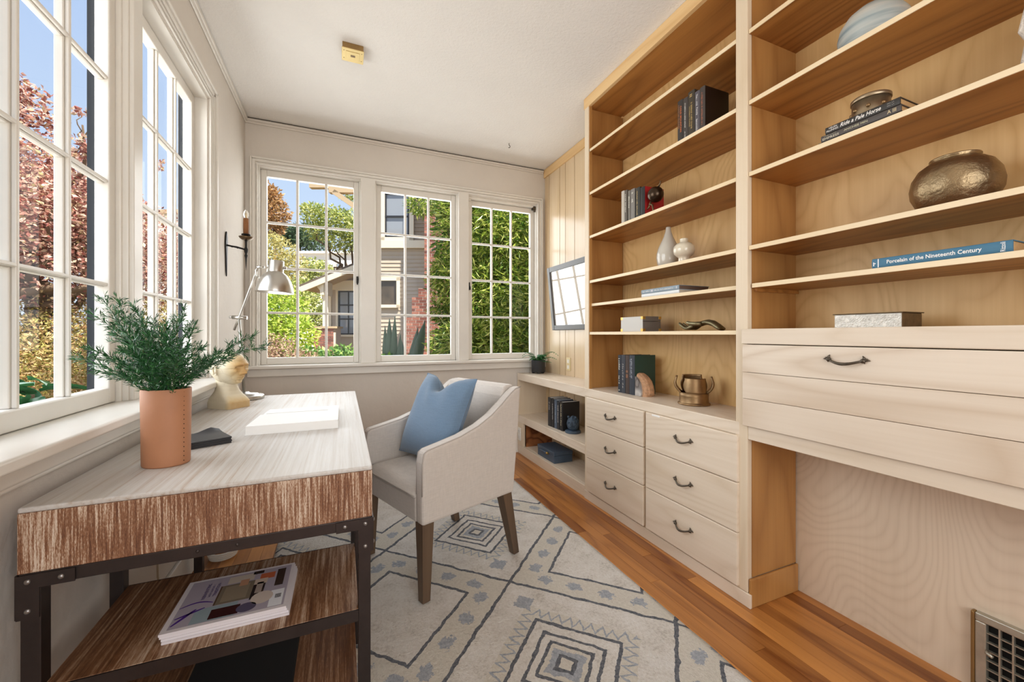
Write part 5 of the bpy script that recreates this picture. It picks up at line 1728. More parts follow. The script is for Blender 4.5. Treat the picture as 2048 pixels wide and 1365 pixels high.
view_th = math.atan2(-1.561, -1.698)
side = view_th + math.pi / 2
for (th0, top) in ((view_th + 0.15, 0.140), (view_th + math.pi + 0.25, 0.152)):
    petal(th0, 0.95, lambda v, top=top: (0.064 + (top - 0.064) * v, 0.74 + 0.30 * math.sin(math.pi * min(1, v * 1.25) * 0.75)), lambda v: 0.0705 - 0.007 * v ** 2, 'crown_tab')
for s_ in (-1, 1):
    petal(side + (0 if s_ > 0 else math.pi), 0.34, lambda v: (0.060 + 0.088 * v - 0.010 * math.sin(v * math.pi), 1.3 - 0.6 * v), lambda v: 0.070 + 0.028 * math.sin(min(1, v * 1.4) * math.pi / 2) - 0.010 * max(0, v - 0.7) / 0.3, 'curled_handle')

# books and lion on the low unit
G4 = 'dark books beside the lion bookend on the low shelf unit'
zl = 0.360 + 0.0003
for (lab, ya, yb, h, rgb, tt, x_) in (
    ('black book with silver script, leftmost beside the lion bookend', 2.966, 2.905, 0.236, (34, 34, 36), [('~', 0.7, 0.07, 0.018, silver_t)], 1.580),
    ('black book with small white title, second beside the lion bookend', 2.904, 2.862, 0.234, (30, 30, 32), [('~', 0.55, 0.13, 0.010, white)], 1.582),
    ('slate blue book, third beside the lion bookend', 2.861, 2.822, 0.230, (84, 96, 112), [('~', 0.5, 0.15, 0.010, (190, 200, 212))], 1.584),
    ('charcoal book with white title, fourth beside the lion bookend', 2.821, 2.782, 0.222, (40, 42, 46), [('~', 0.55, 0.14, 0.012, white)], 1.586),
    ('black book with cream title, rightmost and touching the lion bookend', 2.781, 2.733, 0.226, (30, 28, 28), [('~', 0.55, 0.17, 0.013, (236, 226, 190))], 1.588)):
    book(lab, (x_, ya, zl), UP, MY, PX, h, ya - yb, 0.155, rgb, titles=tt, group=G4, page='paper')
li = thing('lion_bookend', 'blue-grey cast lion head bookend on the low shelf unit', 'bookend', (1.640, 2.672, zl))
lc2 = V((1.645, 2.672, zl))
MB().lathe([(0.060, 0), (0.061, 0.004), (0.060, 0.014), (0.054, 0.018), (0.0001, 0.018)], lc2, 32).build('plinth', 'lion_blue', li, bevel=0.001)
ln_ = MB()


def lionpt(u, v):
    th, ph = 2 * math.pi * u, math.pi * v - math.pi / 2
    d = V((math.cos(ph) * math.cos(th), math.cos(ph) * math.sin(th), math.sin(ph)))
    p = V((d.x * 0.046, d.y * 0.046, d.z * 0.060))
    r = 1 + 0.10 * mnoise.noise(d * 4.0) + 0.06 * mnoise.noise(d * 11.0)
    p *= r
    # muzzle, brow and eyes towards the room
    fd = V((-0.80, -0.60, 0)); sd2 = V((0.60, -0.80, 0))
    fx, fy = d.dot(fd), d.dot(sd2)
    if fx > 0:
        p += fd * (0.020 * g(fy, 0.30) * g(d.z + 0.22, 0.30) + 0.006 * g(fy, 0.2) * g(d.z - 0.15, 0.25))
        p -= fd * 0.012 * (g(fy - 0.30, 0.14) + g(fy + 0.30, 0.14)) * g(d.z - 0.16, 0.12)
        p -= fd * 0.007 * g(fy, 0.25) * g(d.z + 0.42, 0.05)
    return lc2 + V((0, 0, 0.068)) + p


ln_.surf(lionpt, 64, 48, wrap_u=True)
for s_ in (-1, 1):
    ln_.sphere(lc2 + V((-0.012 + 0.60 * 0.030 * s_, -0.80 * 0.030 * s_ - 0.008, 0.120)), 0.010, 10, 8)
ln_.build('lion_head', 'lion_blue', li)
zd = 0.080 + 0.0003
bb2 = thing('storage_box', 'blue-grey lidded box with brass-ended clasp on the bottom of the low unit', 'box', (1.648, 2.97, zd))
MB().box(1.563, 1.733, 2.822, 3.116, zd, zd + 0.060).build('body', 'box_blue', bb2, bevel=0.003)
MB().box(1.561, 1.735, 2.820, 3.118, zd + 0.0615, zd + 0.090).build('lid', 'box_blue', bb2, bevel=0.003)
MB().tube([(1.552, 2.930, zd + 0.062), (1.552, 3.045, zd + 0.062)], 0.008, 12).build('clasp_bar', 'box_blue', bb2)
MB().tube([(1.552, 2.910, zd + 0.062), (1.552, 2.932, zd + 0.062)], 0.0092, 12).build('clasp_end', 'brass', bb2)

# ---------------- desk bookcase contents
zz = SH[1] + 0.0003
o = MB().lathe([(0.045, 0), (0.052, 0.003), (0.080, 0.030), (0.096, 0.065), (0.099, 0.090), (0.093, 0.120), (0.075, 0.150), (0.048, 0.172), (0.030, 0.180), (0.026, 0.182), (0.022, 0.178), (0.0001, 0.16)], (1.70, 0.790, zz), 48).build('striped_vase', 'glaze_blue')
setp(o, 'round pale blue vase with soft grey stripes on the top shelf', 'vase')
zz = SH[2] + 0.0003
G5 = 'books lying under the studded bronze tin'
book('thin dark book at the bottom of the pile under the studded tin', (1.556, 0.884, zz), MY, UP, PX, 0.212, 0.012, 0.150, (52, 48, 46), page='page_tan', group=G5)
book('dark brown book with silver author name in the middle of the pile', (1.557, 0.876, zz + 0.0124), MY, UP, PX, 0.220, 0.0212, 0.150, (80, 74, 72), page='page_tan', titles=[('THE LAST', 0.13, 0.040, 0.005, (150, 146, 130), 0.22), ('EMPRESS', 0.14, 0.050, 0.0075, (216, 210, 190), -0.18), ('ANCHEE MIN', 0.47, 0.066, 0.0065, (206, 202, 170)), ('A III', 0.90, 0.022, 0.011, (216, 200, 160))], group=G5)
book('charcoal book with large white slanted title on top of the pile', (1.556, 0.862, zz + 0.0340), MY, UP, PX, 0.204, 0.0228, 0.152, (50, 48, 46), page='page_tan', titles=[('HELEN', 0.12, 0.024, 0.006, white, 0.18), ('MacINNES', 0.11, 0.036, 0.006, white, -0.18), ('Ride a Pale Horse', 0.50, 0.112, 0.013, white), ('~', 0.90, 0.020, 0.004, (170, 168, 164), 0.15), ('~', 0.90, 0.020, 0.004, (170, 168, 164), -0.15)], group=G5)
tz = zz + 0.0572
tn = thing('studded_tin', 'round bronze lidded tin with raised studs standing on the pile of books', 'tin', (1.650, 0.772, tz))
tc = V((1.645, 0.772, tz))
MB().lathe([(0.050, 0), (0.0505, 0.003), (0.0505, 0.062), (0.0001, 0.062)], tc, 40).build('body', 'tin_metal', tn)
MB().lathe([(0.052, 0.0625), (0.0535, 0.0635), (0.0535, 0.073), (0.050, 0.076), (0.0001, 0.078)], tc, 40).build('lid', 'tin_metal', tn)
for k in range(8):
    a = view_th + 0.35 + k * math.pi / 4
    MB().sphere(tc + V((0.0505 * math.cos(a), 0.0505 * math.sin(a), 0.034)), 0.0065, 12, 8).build('stud', 'trench_brass', tn)
zz = SH[3] + 0.0003
o = MB().lathe([(0.0558, 0.0), (0.063, 0.0017), (0.0828, 0.0258), (0.0968, 0.0585), (0.099, 0.0817), (0.0936, 0.1118), (0.0792, 0.1376), (0.0594, 0.1531), (0.0504, 0.1565), (0.0504, 0.16), (0.0549, 0.1634), (0.054, 0.166), (0.0468, 0.1634), (0.045, 0.1462), (0.072, 0.1032), (0.0001, 0.0172)], (1.690, 0.586, zz), 64).build('hammered_pot', 'bronze')
setp(o, 'large hammered bronze pot with a narrow rim on the middle shelf', 'pot')
o = MB().prism([(0.30, 0.0), (0.445, 0.0), (0.452, 0.05), (0.440, 0.10), (0.452, 0.13), (0.445, 0.20), (0.41, 0.235), (0.34, 0.22), (0.29, 0.16), (0.28, 0.06)], lambda a, b_, t2: (t2 + 0.01 * math.sin(b_ * 40), a, SH[2] + 0.0003 + b_), 1.64, 1.77).build('stone_piece', 'stone_white', bevel=0.012, bseg=3, fixn=True)
setp(o, 'rough white stone piece at the right end of a high shelf', 'ornament')
book('blue book titled in white lying flat on the set-back shelf', (1.553, 0.7265, 1.3293), MY, UP, PX, 0.291, 0.0305, 0.215, (66, 118, 148), page='page_tan', titles=[('Porcelain of the Nineteenth Century', 0.475, 0.200, 0.0150, (250, 250, 250), -0.02), ('~', 0.034, 0.012, 0.016, (236, 240, 244)), ('I', 0.058, 0.003, 0.026, (236, 240, 244)), ('Rizzoli', 0.945, 0.024, 0.009, (240, 244, 246))])
zz = 1.143 + 0.0003
sbx = thing('silver_box', 'hammered silver box with dark sides on the desk bookcase ledge', 'box', (1.68, 0.77, zz))
MB().box(1.622, 1.742, 0.680, 0.868, zz, zz + 0.046).build('body', 'silver_side', sbx, bevel=0.002)
MB().box(1.6205, 1.6218, 0.681, 0.867, zz + 0.001, zz + 0.045).build('front_plate', 'silver', sbx, bevel=0.0005)
MB().box(1.617, 1.746, 0.676, 0.872, zz + 0.0462, zz + 0.0495).build('lid', 'silver_side', sbx, bevel=0.001)
# ================================================================== THE GARDEN AND THE NEIGHBOUR'S HOUSE
structure(MB().box(-70, 70, -20, 110, -0.9, -0.6).build('garden_ground', 'ground_soil'))


def foliage(name, m, parent, blobs, n, ln, wd, seed, shell=0.4, droop=0.0, kind='stuff'):
    r_ = random.Random(seed)
    tot = sum(b_[1][0] * b_[1][1] * b_[1][2] for b_ in blobs) ** 1.0
    wts = [(b_[1][0] * b_[1][1] * b_[1][2]) ** 0.67 for b_ in blobs]
    sw_ = sum(wts)
    vs, fs = [], []
    for (c, rr_), w in zip(blobs, wts):
        c = V(c)
        for _ in range(int(n * w / sw_)):
            d = V((r_.gauss(0, 1), r_.gauss(0, 1), r_.gauss(0, 1))).normalized()
            k = r_.random() ** shell
            p = c + V((d.x * rr_[0], d.y * rr_[1], d.z * rr_[2])) * k
            ax = V((r_.gauss(0, 1), r_.gauss(0, 1), r_.gauss(0, 0.7) - droop)) + d * 0.7
            ax.normalize()
            sd = ax.cross(V((r_.gauss(0, 1), r_.gauss(0, 1), r_.gauss(0, 1) + 1.0)))
            if sd.length < 1e-4: continue
            sd.normalize()
            nm = ax.cross(sd)
            L = ln * r_.uniform(0.65, 1.25); W = wd * r_.uniform(0.7, 1.2)
            b0 = len(vs)
            vs += [p, p + ax * (L * 0.45) + sd * (W * 0.5) + nm * (W * 0.12), p + ax * L - nm * (L * 0.08), p + ax * (L * 0.45) - sd * (W * 0.5) + nm * (W * 0.12)]
            fs.append((b0, b0 + 1, b0 + 2, b0 + 3))
    mb = MB(); mb.v, mb.f, mb.sm = vs, fs, [False] * len(fs)
    o = mb.build(name, m, parent)
    if kind: o['kind'] = kind
    return o


def branchy(mb, p0, p1, r0, r1, bend, seed, n=7):
    r_ = random.Random(seed)
    pts = []
    for k in range(n + 1):
        t = k / n
        pts.append(V(p0) * (1 - t) + V(p1) * t + V((r_.uniform(-1, 1), r_.uniform(-1, 1), r_.uniform(-0.5, 0.5))) * (bend * math.sin(math.pi * t)))
    mb.tube(pts, [r0 + (r1 - r0) * k / n for k in range(n + 1)], 7)
    return pts


# red plum tree outside the left windows
pt = thing('plum_tree', 'red-leaved plum tree growing outside the left windows', 'tree', at(60, 669, 3.4) + V((0, 0, -1.7)))
br = MB()
base = at(60, 669, 3.4); base.z = -0.62
fork = at(75, 640, 3.3)
branchy(br, base, fork, 0.10, 0.075, 0.05, 1)
for k, (u, v_, d) in enumerate([(-40, 250, 3.2), (40, 190, 3.3), (105, 420, 2.9), (165, 250, 3.0), (190, 420, 3.3), (130, 560, 3.0), (330, 470, 4.2), (280, 560, 4.0), (20, 460, 3.0), (200, 560, 3.1)]):
    branchy(br, fork, at(u, v_, d), 0.04, 0.006, 0.12, 10 + k, 9)
branchy(br, at(140, 330, 3.0), at(185, 235, 3.0), 0.008, 0.003, 0.02, 31)
branchy(br, at(160, 290, 3.0), at(160, 225, 3.0), 0.006, 0.002, 0.02, 32)
branchy(br, at(-10, 590, 2.9), at(200, 575, 3.1), 0.035, 0.02, 0.05, 33)
br.build('branches', 'bark', pt)
foliage('leaves', 'leaf_plum', pt, [
    (at(40, 470, 3.3), (0.75, 0.75, 0.62)), (at(120, 480, 3.2), (0.60, 0.6, 0.55)), (at(200, 470, 3.5), (0.55, 0.55, 0.45)), (at(75, 350, 3.3), (0.50, 0.55, 0.28)),
    (at(-40, 380, 3.2), (0.7, 0.7, 0.8)), (at(150, 420, 3.2), (0.5, 0.5, 0.30)), (at(290, 520, 4.1), (0.75, 0.75, 0.55)), (at(350, 540, 4.5), (0.6, 0.6, 0.45))], 38000, 0.040, 0.024, 21, 0.5)
foliage('leaves', 'leaf_plum', pt, [(at(55, 195, 3.2), (0.13, 0.13, 0.13)), (at(85, 235, 3.2), (0.12, 0.12, 0.07)), (at(40, 240, 3.2), (0.10, 0.10, 0.12)), (at(60, 290, 3.2), (0.13, 0.1, 0.06)),
                                     (at(162, 222, 3.0), (0.06, 0.05, 0.03)), (at(172, 290, 3.0), (0.10, 0.08, 0.05)), (at(155, 310, 3.0), (0.08, 0.08, 0.05)), (at(318, 330, 4.0), (0.06, 0.06, 0.05)), (at(30, 165, 3.2), (0.09, 0.09, 0.09))], 900, 0.046, 0.026, 22, 0.6)
# golden hedge below it
hg = thing('hedge', 'sunlit golden green hedge outside the left windows', 'hedge', at(100, 760, 3.2))
foliage('leaves', 'leaf_hedge_gold', hg, [(at(-40, 745, 2.9), (0.8, 0.6, 0.45)), (at(80, 740, 3.0), (0.7, 0.6, 0.42)), (at(190, 725, 3.3), (0.7, 0.6, 0.45)), (at(300, 690, 3.9), (0.7, 0.7, 0.50)), (at(380, 690, 4.3), (0.6, 0.6, 0.5)), (at(100, 830, 2.9), (0.9, 0.6, 0.5)), (at(60, 650, 3.3), (0.7, 0.5, 0.3))], 42000, 0.034, 0.014, 23, 0.35)
MB().tube([at(60, 790, 3.2), at(70, 1000, 3.2)], 0.05, 8).tube([at(250, 780, 3.5), at(250, 1000, 3.5)], 0.05, 8).build('stems', 'bark', hg)
# rhododendron at the sill
rh = thing('rhododendron', 'large-leaved dark green shrub close outside the near left window', 'shrub', at(70, 840, 1.75))
rr_ = random.Random(8)
for k in range(46):
    c = at(60 + rr_.uniform(-85, 40), 812 + rr_.uniform(-52, 60), 1.75 + rr_.uniform(-0.08, 0.2))
    a = rr_.uniform(0, 6.28)
    d = V((math.cos(a), math.sin(a), rr_.uniform(-0.5, 0.25))).normalized()
    s_ = d.cross(V((rr_.uniform(-0.4, 0.4), rr_.uniform(-0.4, 0.4), 1))).normalized()
    nn = s_.cross(d)
    L, W = rr_.uniform(0.12, 0.18), rr_.uniform(0.030, 0.042)
    mb = MB()
    mb.surf(lambda u, v: c + d * (L * v) + s_ * ((2 * u - 1) * W * math.sin(math.pi * min(1, v * 0.94 + 0.05)) ** 0.8) + nn * (0.35 * W * abs(2 * u - 1) - 0.25 * L * v * v), 5, 9)
    mb.build('leaf', 'leaf_rhodo', rh)
MB().tube([at(60, 790, 1.85), at(60, 900, 1.85), at(50, 1300, 1.9)], 0.015, 8).build('stem', 'bark', rh)
# pale house glimpsed through the far left window
fhp = thing('pale_house', 'pale stucco house far beyond the hedge, seen through the left window', 'building', at(330, 480, 30))
_pb = at(285, 560, 30); _ph = _pb.z + 5.6; _pb.z = -0.6
MB().obox(_pb, RT * 3.2, FW * 4, V((0, 0, _ph))).build('wall', 'far_white', fhp)
MB().obox(at(281, 427, 29.8), RT * 3.5, FW * 4.4, V((0, 0, 0.3))).build('roof', 'beam_tan', fhp)


# ---------------- shrub filling the right-hand back window
bs = thing('bay_shrub', 'dense glossy narrow-leaved shrub filling the right back window', 'shrub', at(970, 669, 5.3) + V((0, 0, -1.7)))
foliage('leaves', 'leaf_bay', bs, [(at(960, 450, 5.3), (0.62, 0.5, 0.55)), (at(1030, 470, 5.2), (0.55, 0.5, 0.55)), (at(930, 560, 5.4), (0.50, 0.5, 0.45)), (at(1000, 600, 5.2), (0.62, 0.5, 0.55)), (at(1060, 600, 5.2), (0.5, 0.5, 0.6)),
                                   (at(960, 690, 5.1), (0.62, 0.5, 0.4)), (at(1050, 700, 5.1), (0.5, 0.5, 0.4)), (at(905, 690, 5.3), (0.32, 0.3, 0.25)), (at(895, 545, 5.6), (0.22, 0.3, 0.28)), (at(900, 410, 5.6), (0.26, 0.3, 0.24)),
                                   (at(845, 405, 5.8), (0.22, 0.25, 0.16)), (at(890, 620, 5.5), (0.20, 0.3, 0.18)), (at(950, 370, 5.4), (0.5, 0.5, 0.35)), (at(1090, 450, 5.2), (0.5, 0.5, 0.6))], 27000, 0.112, 0.022, 41, 0.30, 0.35)
foliage('inner_leaves', 'leaf_ivy', bs, [(at(940, 480, 5.9), (0.5, 0.3, 0.9)), (at(1000, 560, 5.8), (0.7, 0.3, 1.2)), (at(1070, 560, 5.8), (0.7, 0.3, 1.3)), (at(950, 660, 5.8), (0.55, 0.3, 0.6))], 9000, 0.17, 0.05, 141, 0.5, 0.3)
br = MB()
for k in range(9):
    branchy(br, at(960 + 12 * k, 760, 5.4) + V((0, 0, -1.0)), at(890 + 24 * k, 420, 5.4), 0.035, 0.006, 0.12, 60 + k)
br.build('branches', 'bark', bs)
# spiky agave leaves in front of the chimney
agv = thing('agave', 'spiky grey-green agave in front of the neighbouring chimney', 'plant', at(790, 712, 6.2) + V((0, 0, -1.2)))
for (u0, u1, vt, w) in ((772, 770, 652, 0.055), (778, 779, 637, 0.07), (786, 790, 632, 0.06), (797, 801, 668, 0.05), (760, 756, 690, 0.06), (826, 850, 642, 0.10), (820, 836, 655, 0.07), (812, 800, 672, 0.05)):
    p0, p1 = at(u0, 745, 6.2), at(u1, vt, 6.2)
    mb = MB()
    mb.tube([p0 * (1 - t) + p1 * t for t in (0, 0.25, 0.5, 0.75, 0.92, 1)], [w * 0.8, w, w * 0.9, w * 0.55, w * 0.2, 0.004], 10, sx=0.45)
    mb.build('leaf', 'agave_green', agv)
# ivy ground cover and pinkish hedge under the left back window
iv = thing('ivy_hedge', 'low green ivy hedge below the porch outside the back windows', 'hedge', at(650, 712, 5.6))
foliage('leaves', 'leaf_ivy', iv, [(at(620, 730, 5.4), (0.35, 0.3, 0.22)), (at(680, 730, 5.5), (0.40, 0.3, 0.26)), (at(760, 735, 5.6), (0.35, 0.3, 0.18)), (at(830, 738, 5.6), (0.4, 0.3, 0.16))], 3600, 0.065, 0.045, 42, 0.3)
ph_ = thing('flowering_hedge', 'pinkish brown flowering hedge in the lower left corner of the back window', 'hedge', at(560, 712, 4.9))
foliage('leaves', 'leaf_pinkbrown', ph_, [(at(545, 722, 4.8), (0.34, 0.3, 0.34)), (at(490, 722, 4.9), (0.34, 0.3, 0.34)), (at(605, 735, 5.0), (0.25, 0.25, 0.22))], 5200, 0.045, 0.018, 43, 0.3)
lb = thing('lime_bush', 'bright lime green bush behind the pinkish hedge', 'bush', at(560, 690, 8.6))
foliage('leaves', 'leaf_lime', lb, [(at(555, 625, 8.6), (0.62, 0.6, 0.62)), (at(590, 670, 8.4), (0.45, 0.5, 0.4)), (at(520, 640, 8.8), (0.5, 0.5, 0.7))], 4200, 0.10, 0.055, 44, 0.3)
MB().tube([at(560, 640, 8.6), at(560, 800, 8.6)], 0.05, 8).build('stem', 'bark', lb)
gb = thing('garden_bush', 'yellow green bush standing left of the porch pier', 'bush', at(620, 690, 15.5))
foliage('leaves', 'leaf_mid', gb, [(at(622, 615, 15.5), (0.75, 0.7, 0.9)), (at(600, 590, 16), (0.7, 0.7, 0.7)), (at(640, 640, 15.5), (0.5, 0.5, 0.5))], 2600, 0.14, 0.08, 45, 0.3)
MB().tube([at(620, 640, 15.5), at(620, 740, 15.5)], 0.06, 8).build('stem', 'bark', gb)


def tree(name, label, m, u, v_, d, blobs, n, ln, wd, seed, limbs=()):
    b0 = at(u, v_, d); b0.z = -0.6
    t = thing(name, label, 'tree', b0)
    mb = MB()
    top = at(u, v_, d)
    mb.tube([b0, (b0 + top) / 2 + V((0.1, 0, 0)), top], [0.007 * d, 0.005 * d, 0.002 * d], 8)
    for k, (u2, v2) in enumerate(limbs):
        branchy(mb, (b0 * 0.3 + top * 0.7), at(u2, v2, d), 0.004 * d, 0.0012 * d, 0.02 * d, seed + k)
    mb.build('trunk', 'bark', t)
    foliage('leaves', m, t, [(at(a, b_, d), (r1, r1, r2)) for a, b_, r1, r2 in blobs], n, ln, wd, seed, 0.35)
    return t


tree('rust_tree', 'tall rusty brown conifer at the left edge of the back window', 'leaf_rust', 548, 440, 24, [(546, 400, 0.55, 0.8), (552, 430, 0.8, 0.9), (545, 455, 0.7, 0.6), (530, 390, 0.6, 0.9)], 2600, 0.22, 0.12, 46)
tree('pale_tree', 'pale yellow rounded tree beneath the rusty conifer', 'leaf_pale', 560, 520, 19, [(555, 510, 0.95, 0.85), (580, 535, 0.8, 0.8), (535, 540, 0.9, 1.0), (560, 570, 1.0, 0.7), (540, 480, 0.6, 0.4)], 4200, 0.15, 0.08, 47)
tree('dark_conifer', 'dark blue-green conifer behind the pale tree', 'leaf_dark', 600, 480, 42, [(585, 475, 1.6, 0.8), (610, 470, 1.8, 1.2), (625, 485, 2.0, 0.8), (570, 480, 1.2, 0.5)], 2200, 0.45, 0.2, 48)
tree('spreading_tree', 'spreading light green tree above the porch roof', 'leaf_mid', 690, 500, 17, [(632, 432, 0.65, 0.5), (665, 440, 0.8, 0.55), (700, 450, 0.9, 0.6), (640, 465, 0.7, 0.35), (690, 485, 0.75, 0.45), (720, 470, 0.8, 0.7), (700, 390, 0.5, 0.3), (620, 420, 0.4, 0.3)], 4200, 0.16, 0.08, 49, [(650, 470), (672, 500), (708, 455), (630, 440)])
tree('far_tree', 'small olive tree in front of the white building', 'leaf_mid', 645, 545, 24, [(640, 545, 0.8, 0.7), (625, 535, 0.7, 0.6), (610, 560, 0.7, 0.6)], 1500, 0.18, 0.1, 50)
fb = thing('white_building', 'bright white building in the distance above the porch roof', 'building', at(650, 560, 38))
_pb = at(596, 572, 38); _ph = _pb.z + 3.7; _pb.z = -0.6
MB().obox(_pb, RT * 5.2, FW * 5, V((0, 0, _ph))).build('wall', 'far_white', fb)
MB().obox(at(594, 507, 37.8), RT * 5.4, FW * 5.4, V((0, 0, 0.22))).build('roof', 'far_white', fb)
for (u, v_) in ((640, 540), (672, 538), (616, 535)):
    w_ = MB().obox(at(u, v_, 37.97), RT * 0.45, FW * 0.06, V((0, 0, 0.55))).build('window', 'trim_cream', fb)
    MB().obox(at(u + 1, v_ - 1, 37.95), RT * 0.35, FW * 0.03, V((0, 0, 0.45))).build('pane', 'far_pane', w_)

# ---------------- neighbour's house
hs = thing('neighbour_house', 'taupe clapboard house with brick chimney seen through the middle back window', 'house', at(800, 669, 11.4) + V((0, 0, -1.7)))
D0 = 11.3
pxm = D0 / FPX
z_of = lambda v_, d: CAMH + (HZ - v_) / FPX * d
MB().obox(V((0, 0, 0)) + at(742, 669, D0 + 0.05) + V((0, 0, -1.7)), RT * ((905 - 742) * pxm), FW * 4.0, V((0, 0, 7.2))).build('wall', 'shingle_paint', hs)
zb_ = 0.35
k = 0
bw_ = (905 - 740) * pxm
while zb_ < 5.6:
    o0 = at(740, 669, D0 + 0.05); o0.z = zb_
    mb = MB()
    a, up_ = RT * bw_, V((0, 0, 0.118))
    mb.add([o0 - FW * 0.022, o0 - FW * 0.022 + a, o0 + a + up_ - FW * 0.004, o0 + up_ - FW * 0.004, o0, o0 + a, o0 + a + up_, o0 + up_], [(0, 1, 2, 3), (4, 7, 6, 5), (0, 4, 5, 1), (3, 2, 6, 7), (0, 3, 7, 4), (1, 5, 6, 2)])
    mb.build('siding_board', 'siding_paint' if zb_ < 3.9 else 'shingle_paint', hs)
    zb_ += 0.112


def far_window(parent, u0, u1, v0, v1, d, fw_=0.09, sash=True, mullions=(), fm='trim_cream', sm='sash_black', pane='far_pane'):
    k_ = d / FPX
    w0, h0 = (u1 - u0) * k_, (v1 - v0) * k_
    o0 = at(u0, v1, d)
    fr_ = MB()
    up_ = V((0, 0, 1))
    fr_.obox(o0, RT * fw_, -FW * 0.06, up_ * h0).obox(o0 + RT * (w0 - fw_), RT * fw_, -FW * 0.06, up_ * h0)
    fr_.obox(o0 + up_ * (h0 - fw_), RT * w0, -FW * 0.06, up_ * fw_).obox(o0, RT * w0, -FW * 0.06, up_ * fw_)
    w_ = fr_.build('window', fm, parent)
    s_ = MB()
    i0 = o0 + RT * fw_ + up_ * fw_
    w1, h1 = w0 - 2 * fw_, h0 - 2 * fw_
    t_ = 0.045
    if sash:
        s_.obox(i0, RT * t_, -FW * 0.04, up_ * h1).obox(i0 + RT * (w1 - t_), RT * t_, -FW * 0.04, up_ * h1).obox(i0, RT * w1, -FW * 0.04, up_ * t_).obox(i0 + up_ * (h1 - t_), RT * w1, -FW * 0.04, up_ * t_)
        for (ax_, f) in mullions:
            if ax_ == 'h': s_.obox(i0 + up_ * (h1 * f), RT * w1, -FW * 0.045, up_ * t_)
            else: s_.obox(i0 + RT * (w1 * f), RT * 0.03, -FW * 0.045, up_ * h1)
        s_.build('sash', sm, w_)
    MB().obox(i0 - FW * 0.005, RT * w1, -FW * 0.004, up_ * h1).build('pane', pane, w_)
    return w_


far_window(hs, 762, 828, 378, 484, D0, 0.12, True, (('h', 0.45),))
MB().obox(at(752, 497, D0), RT * (98 * pxm), -FW * 0.07, V((0, 0, 15 * pxm))).build('belt_course', 'trim_cream', hs)
far_window(hs, 752, 800, 556, 616, D0, 0.085, False, pane='dark_pane')
# chimney: stepped brick stack, brick by brick
ch = MB()
Dc = 10.85
kc = Dc / FPX
segs = [(848, 908, 330, 577), (836, 908, 577, 597), (823, 908, 597, 637), (809, 908, 637, 760)]
for (u0, u1, v0, v1) in segs:
    ch.obox(at(u0, v1, Dc) + RT * 0.01 + FW * 0.008, RT * ((u1 - u0) * kc - 0.02), FW * 0.5, V((0, 0, (v1 - v0) * kc)))
chim = ch.build('chimney', 'mortar', hs)
bme = bpy.data.meshes.new('brick')
_b = MB().box(-0.5, 0.5, 0, 1, 0, 1)
bme.from_pydata(_b.v, [], _b.f); bme.materials.append(MAT['brick_clay'])
cnt = 0


def brick(parent, p, L, Dp, Hh):
    o = bpy.data.objects.new('brick', bme)
    col.objects.link(o)
    o.location = p; o.scale = (L, Dp, Hh); o.rotation_euler = (0, 0, -YAW)
    WM[o.name] = Matrix.Translation(p)
    attach(o, parent)


zrow, row = 0.42, 0
while zrow < 5.0 and cnt < 292:
    v_mid = HZ - (zrow + 0.03 - CAMH) / kc
    for (u0, u1, v0, v1) in segs:
        if v0 <= v_mid < v1:
            w_ = (u1 - u0) * kc
            x_ = -(0.1 if row % 2 else 0.0)
            while x_ < w_ - 0.02:
                a0, a1 = max(0, x_), min(w_, x_ + 0.205)
                if a1 - a0 > 0.03 and cnt < 295:
                    p = at(u0, HZ, Dc) + RT * ((a0 + a1) / 2); p.z = zrow
                    brick(chim, p, a1 - a0 - 0.018, 0.06, 0.062); cnt += 1
                x_ += 0.205
    zrow += 0.0785; row += 1
# eave and knee brace at the upper right of the left window
ev = MB()
MB().obox(at(618, 375, 9.5), RT * (36 / FPX * 9.5), FW * 0.14, V((0, 0, 0.12))).build('rafter_tail', 'beam_tan', hs)
MB().obox(at(657, 385, 9.3), RT * (80 / FPX * 9.3), FW * 0.14, V((0, 0, 0.15))).build('rafter_tail', 'beam_tan', hs)
MB().bar(at(668, 384, 9.35), at(722, 422, 9.35), 0.10, 0.11).build('knee_brace', 'beam_tan', hs)

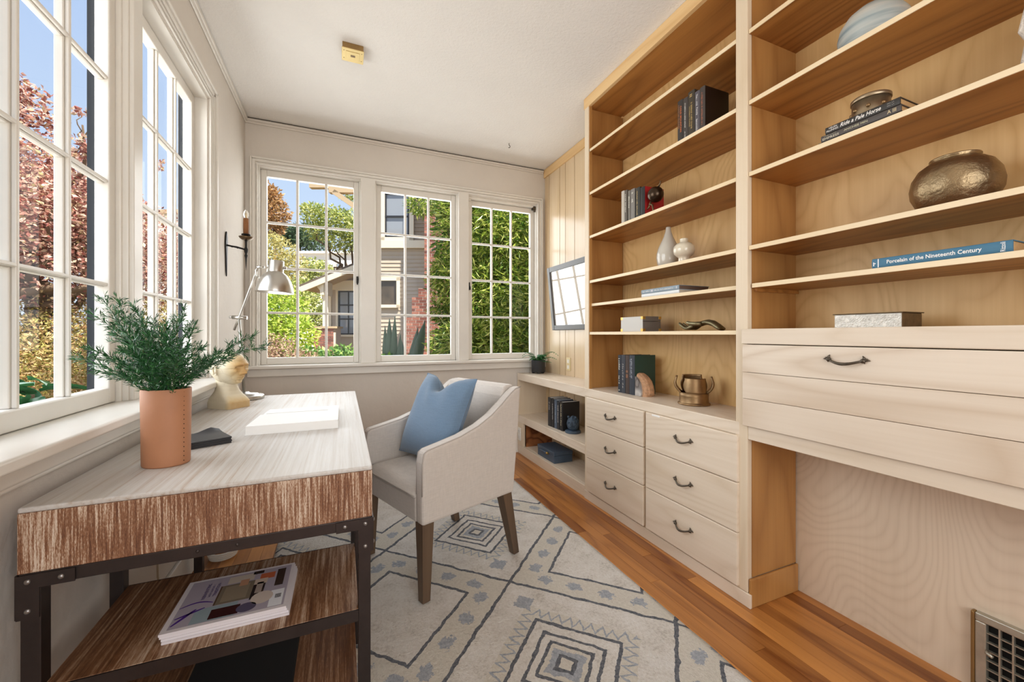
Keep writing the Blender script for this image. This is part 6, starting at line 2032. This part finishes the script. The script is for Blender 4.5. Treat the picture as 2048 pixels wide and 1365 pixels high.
# ---------------- porch wing
pw_ = thing('porch', 'small gabled porch with white trim and a brick pier across the garden', 'porch', at(670, 690, 12.5) + V((0, 0, -1.0)))
rA, rB = at(597, 575, 12.0), at(735, 519, 12.0)
nrm_ = (rB - rA).cross(FW).normalized()
if nrm_.z < 0: nrm_ = -nrm_
MB().obox(rA, rB - rA, FW * 3.0, nrm_ * 0.06).build('roof', 'roof_dark', pw_)
MB().obox(rA - nrm_ * 0.16, rB - rA, FW * 0.06, nrm_ * 0.16).build('bargeboard', 'trim_cream', pw_)
MB().obox(rA - nrm_ * 0.06 + FW * 0.07, rB - rA, FW * 2.8, nrm_ * 0.05).build('soffit', 'beam_tan', pw_)
MB().obox(at(640, 590, 12.1), RT * 0.11, FW * 0.6, V((0, 0, 0.42))).bar(at(652, 590, 12.2), at(652, 565, 12.2) + RT * -0.3, 0.10, 0.10).build('bracket', 'trim_cream', pw_)
Dp = 13.0
kp = Dp / FPX
MB().obox(at(655, 720, Dp), RT * (80 * kp), FW * 2.0, V((0, 0, 160 * kp))).build('wall', 'siding_paint', pw_)
for k in range(13):
    MB().obox(at(664, 682 - k * 7.0, Dp), RT * (9 * kp), -FW * 0.02, V((0, 0, 5.6 * kp))).build('siding_board', 'siding_paint', pw_)
MB().obox(at(655, 580, Dp), RT * (80 * kp), -FW * 0.05, V((0, 0, 18 * kp))).build('frieze_board', 'trim_cream', pw_)
MB().obox(at(657, 690, Dp), RT * (6.5 * kp), -FW * 0.06, V((0, 0, 110 * kp))).build('corner_board', 'trim_cream', pw_)
MB().obox(at(645, 656, 12.2), RT * (8 / FPX * 12.2), FW * 0.12, V((0, 0, 80 / FPX * 12.2))).build('post', 'trim_cream', pw_)
far_window(pw_, 673, 722, 578, 674, Dp - 0.02, 0.07, True, (('h', 0.34), ('h', 0.66), ('v', 0.48)), 'trim_cream', 'sash_black')
pr_ = MB().obox(at(627, 720, 12.0) + FW * 0.01, RT * (40 / FPX * 12.0), FW * 0.5, V((0, 0, 63 / FPX * 12.0))).build('pier', 'mortar', pw_)
MB().obox(at(624, 657, 11.96), RT * (46 / FPX * 12.0), FW * 0.56, V((0, 0, 4 / FPX * 12.0))).build('pier_cap', 'beam_tan', pr_)
for r2 in range(10):
    zz2 = z_of(657, 12.0) - 0.078 * (r2 + 1)
    x_ = -(0.1 if r2 % 2 else 0.0)
    while x_ < 0.58:
        a0, a1 = max(0, x_), min(0.60, x_ + 0.205)
        if a1 - a0 > 0.03:
            p = at(627, HZ, 11.99) + RT * ((a0 + a1) / 2); p.z = zz2
            brick(pr_, p, a1 - a0 - 0.018, 0.06, 0.062)
        x_ += 0.205
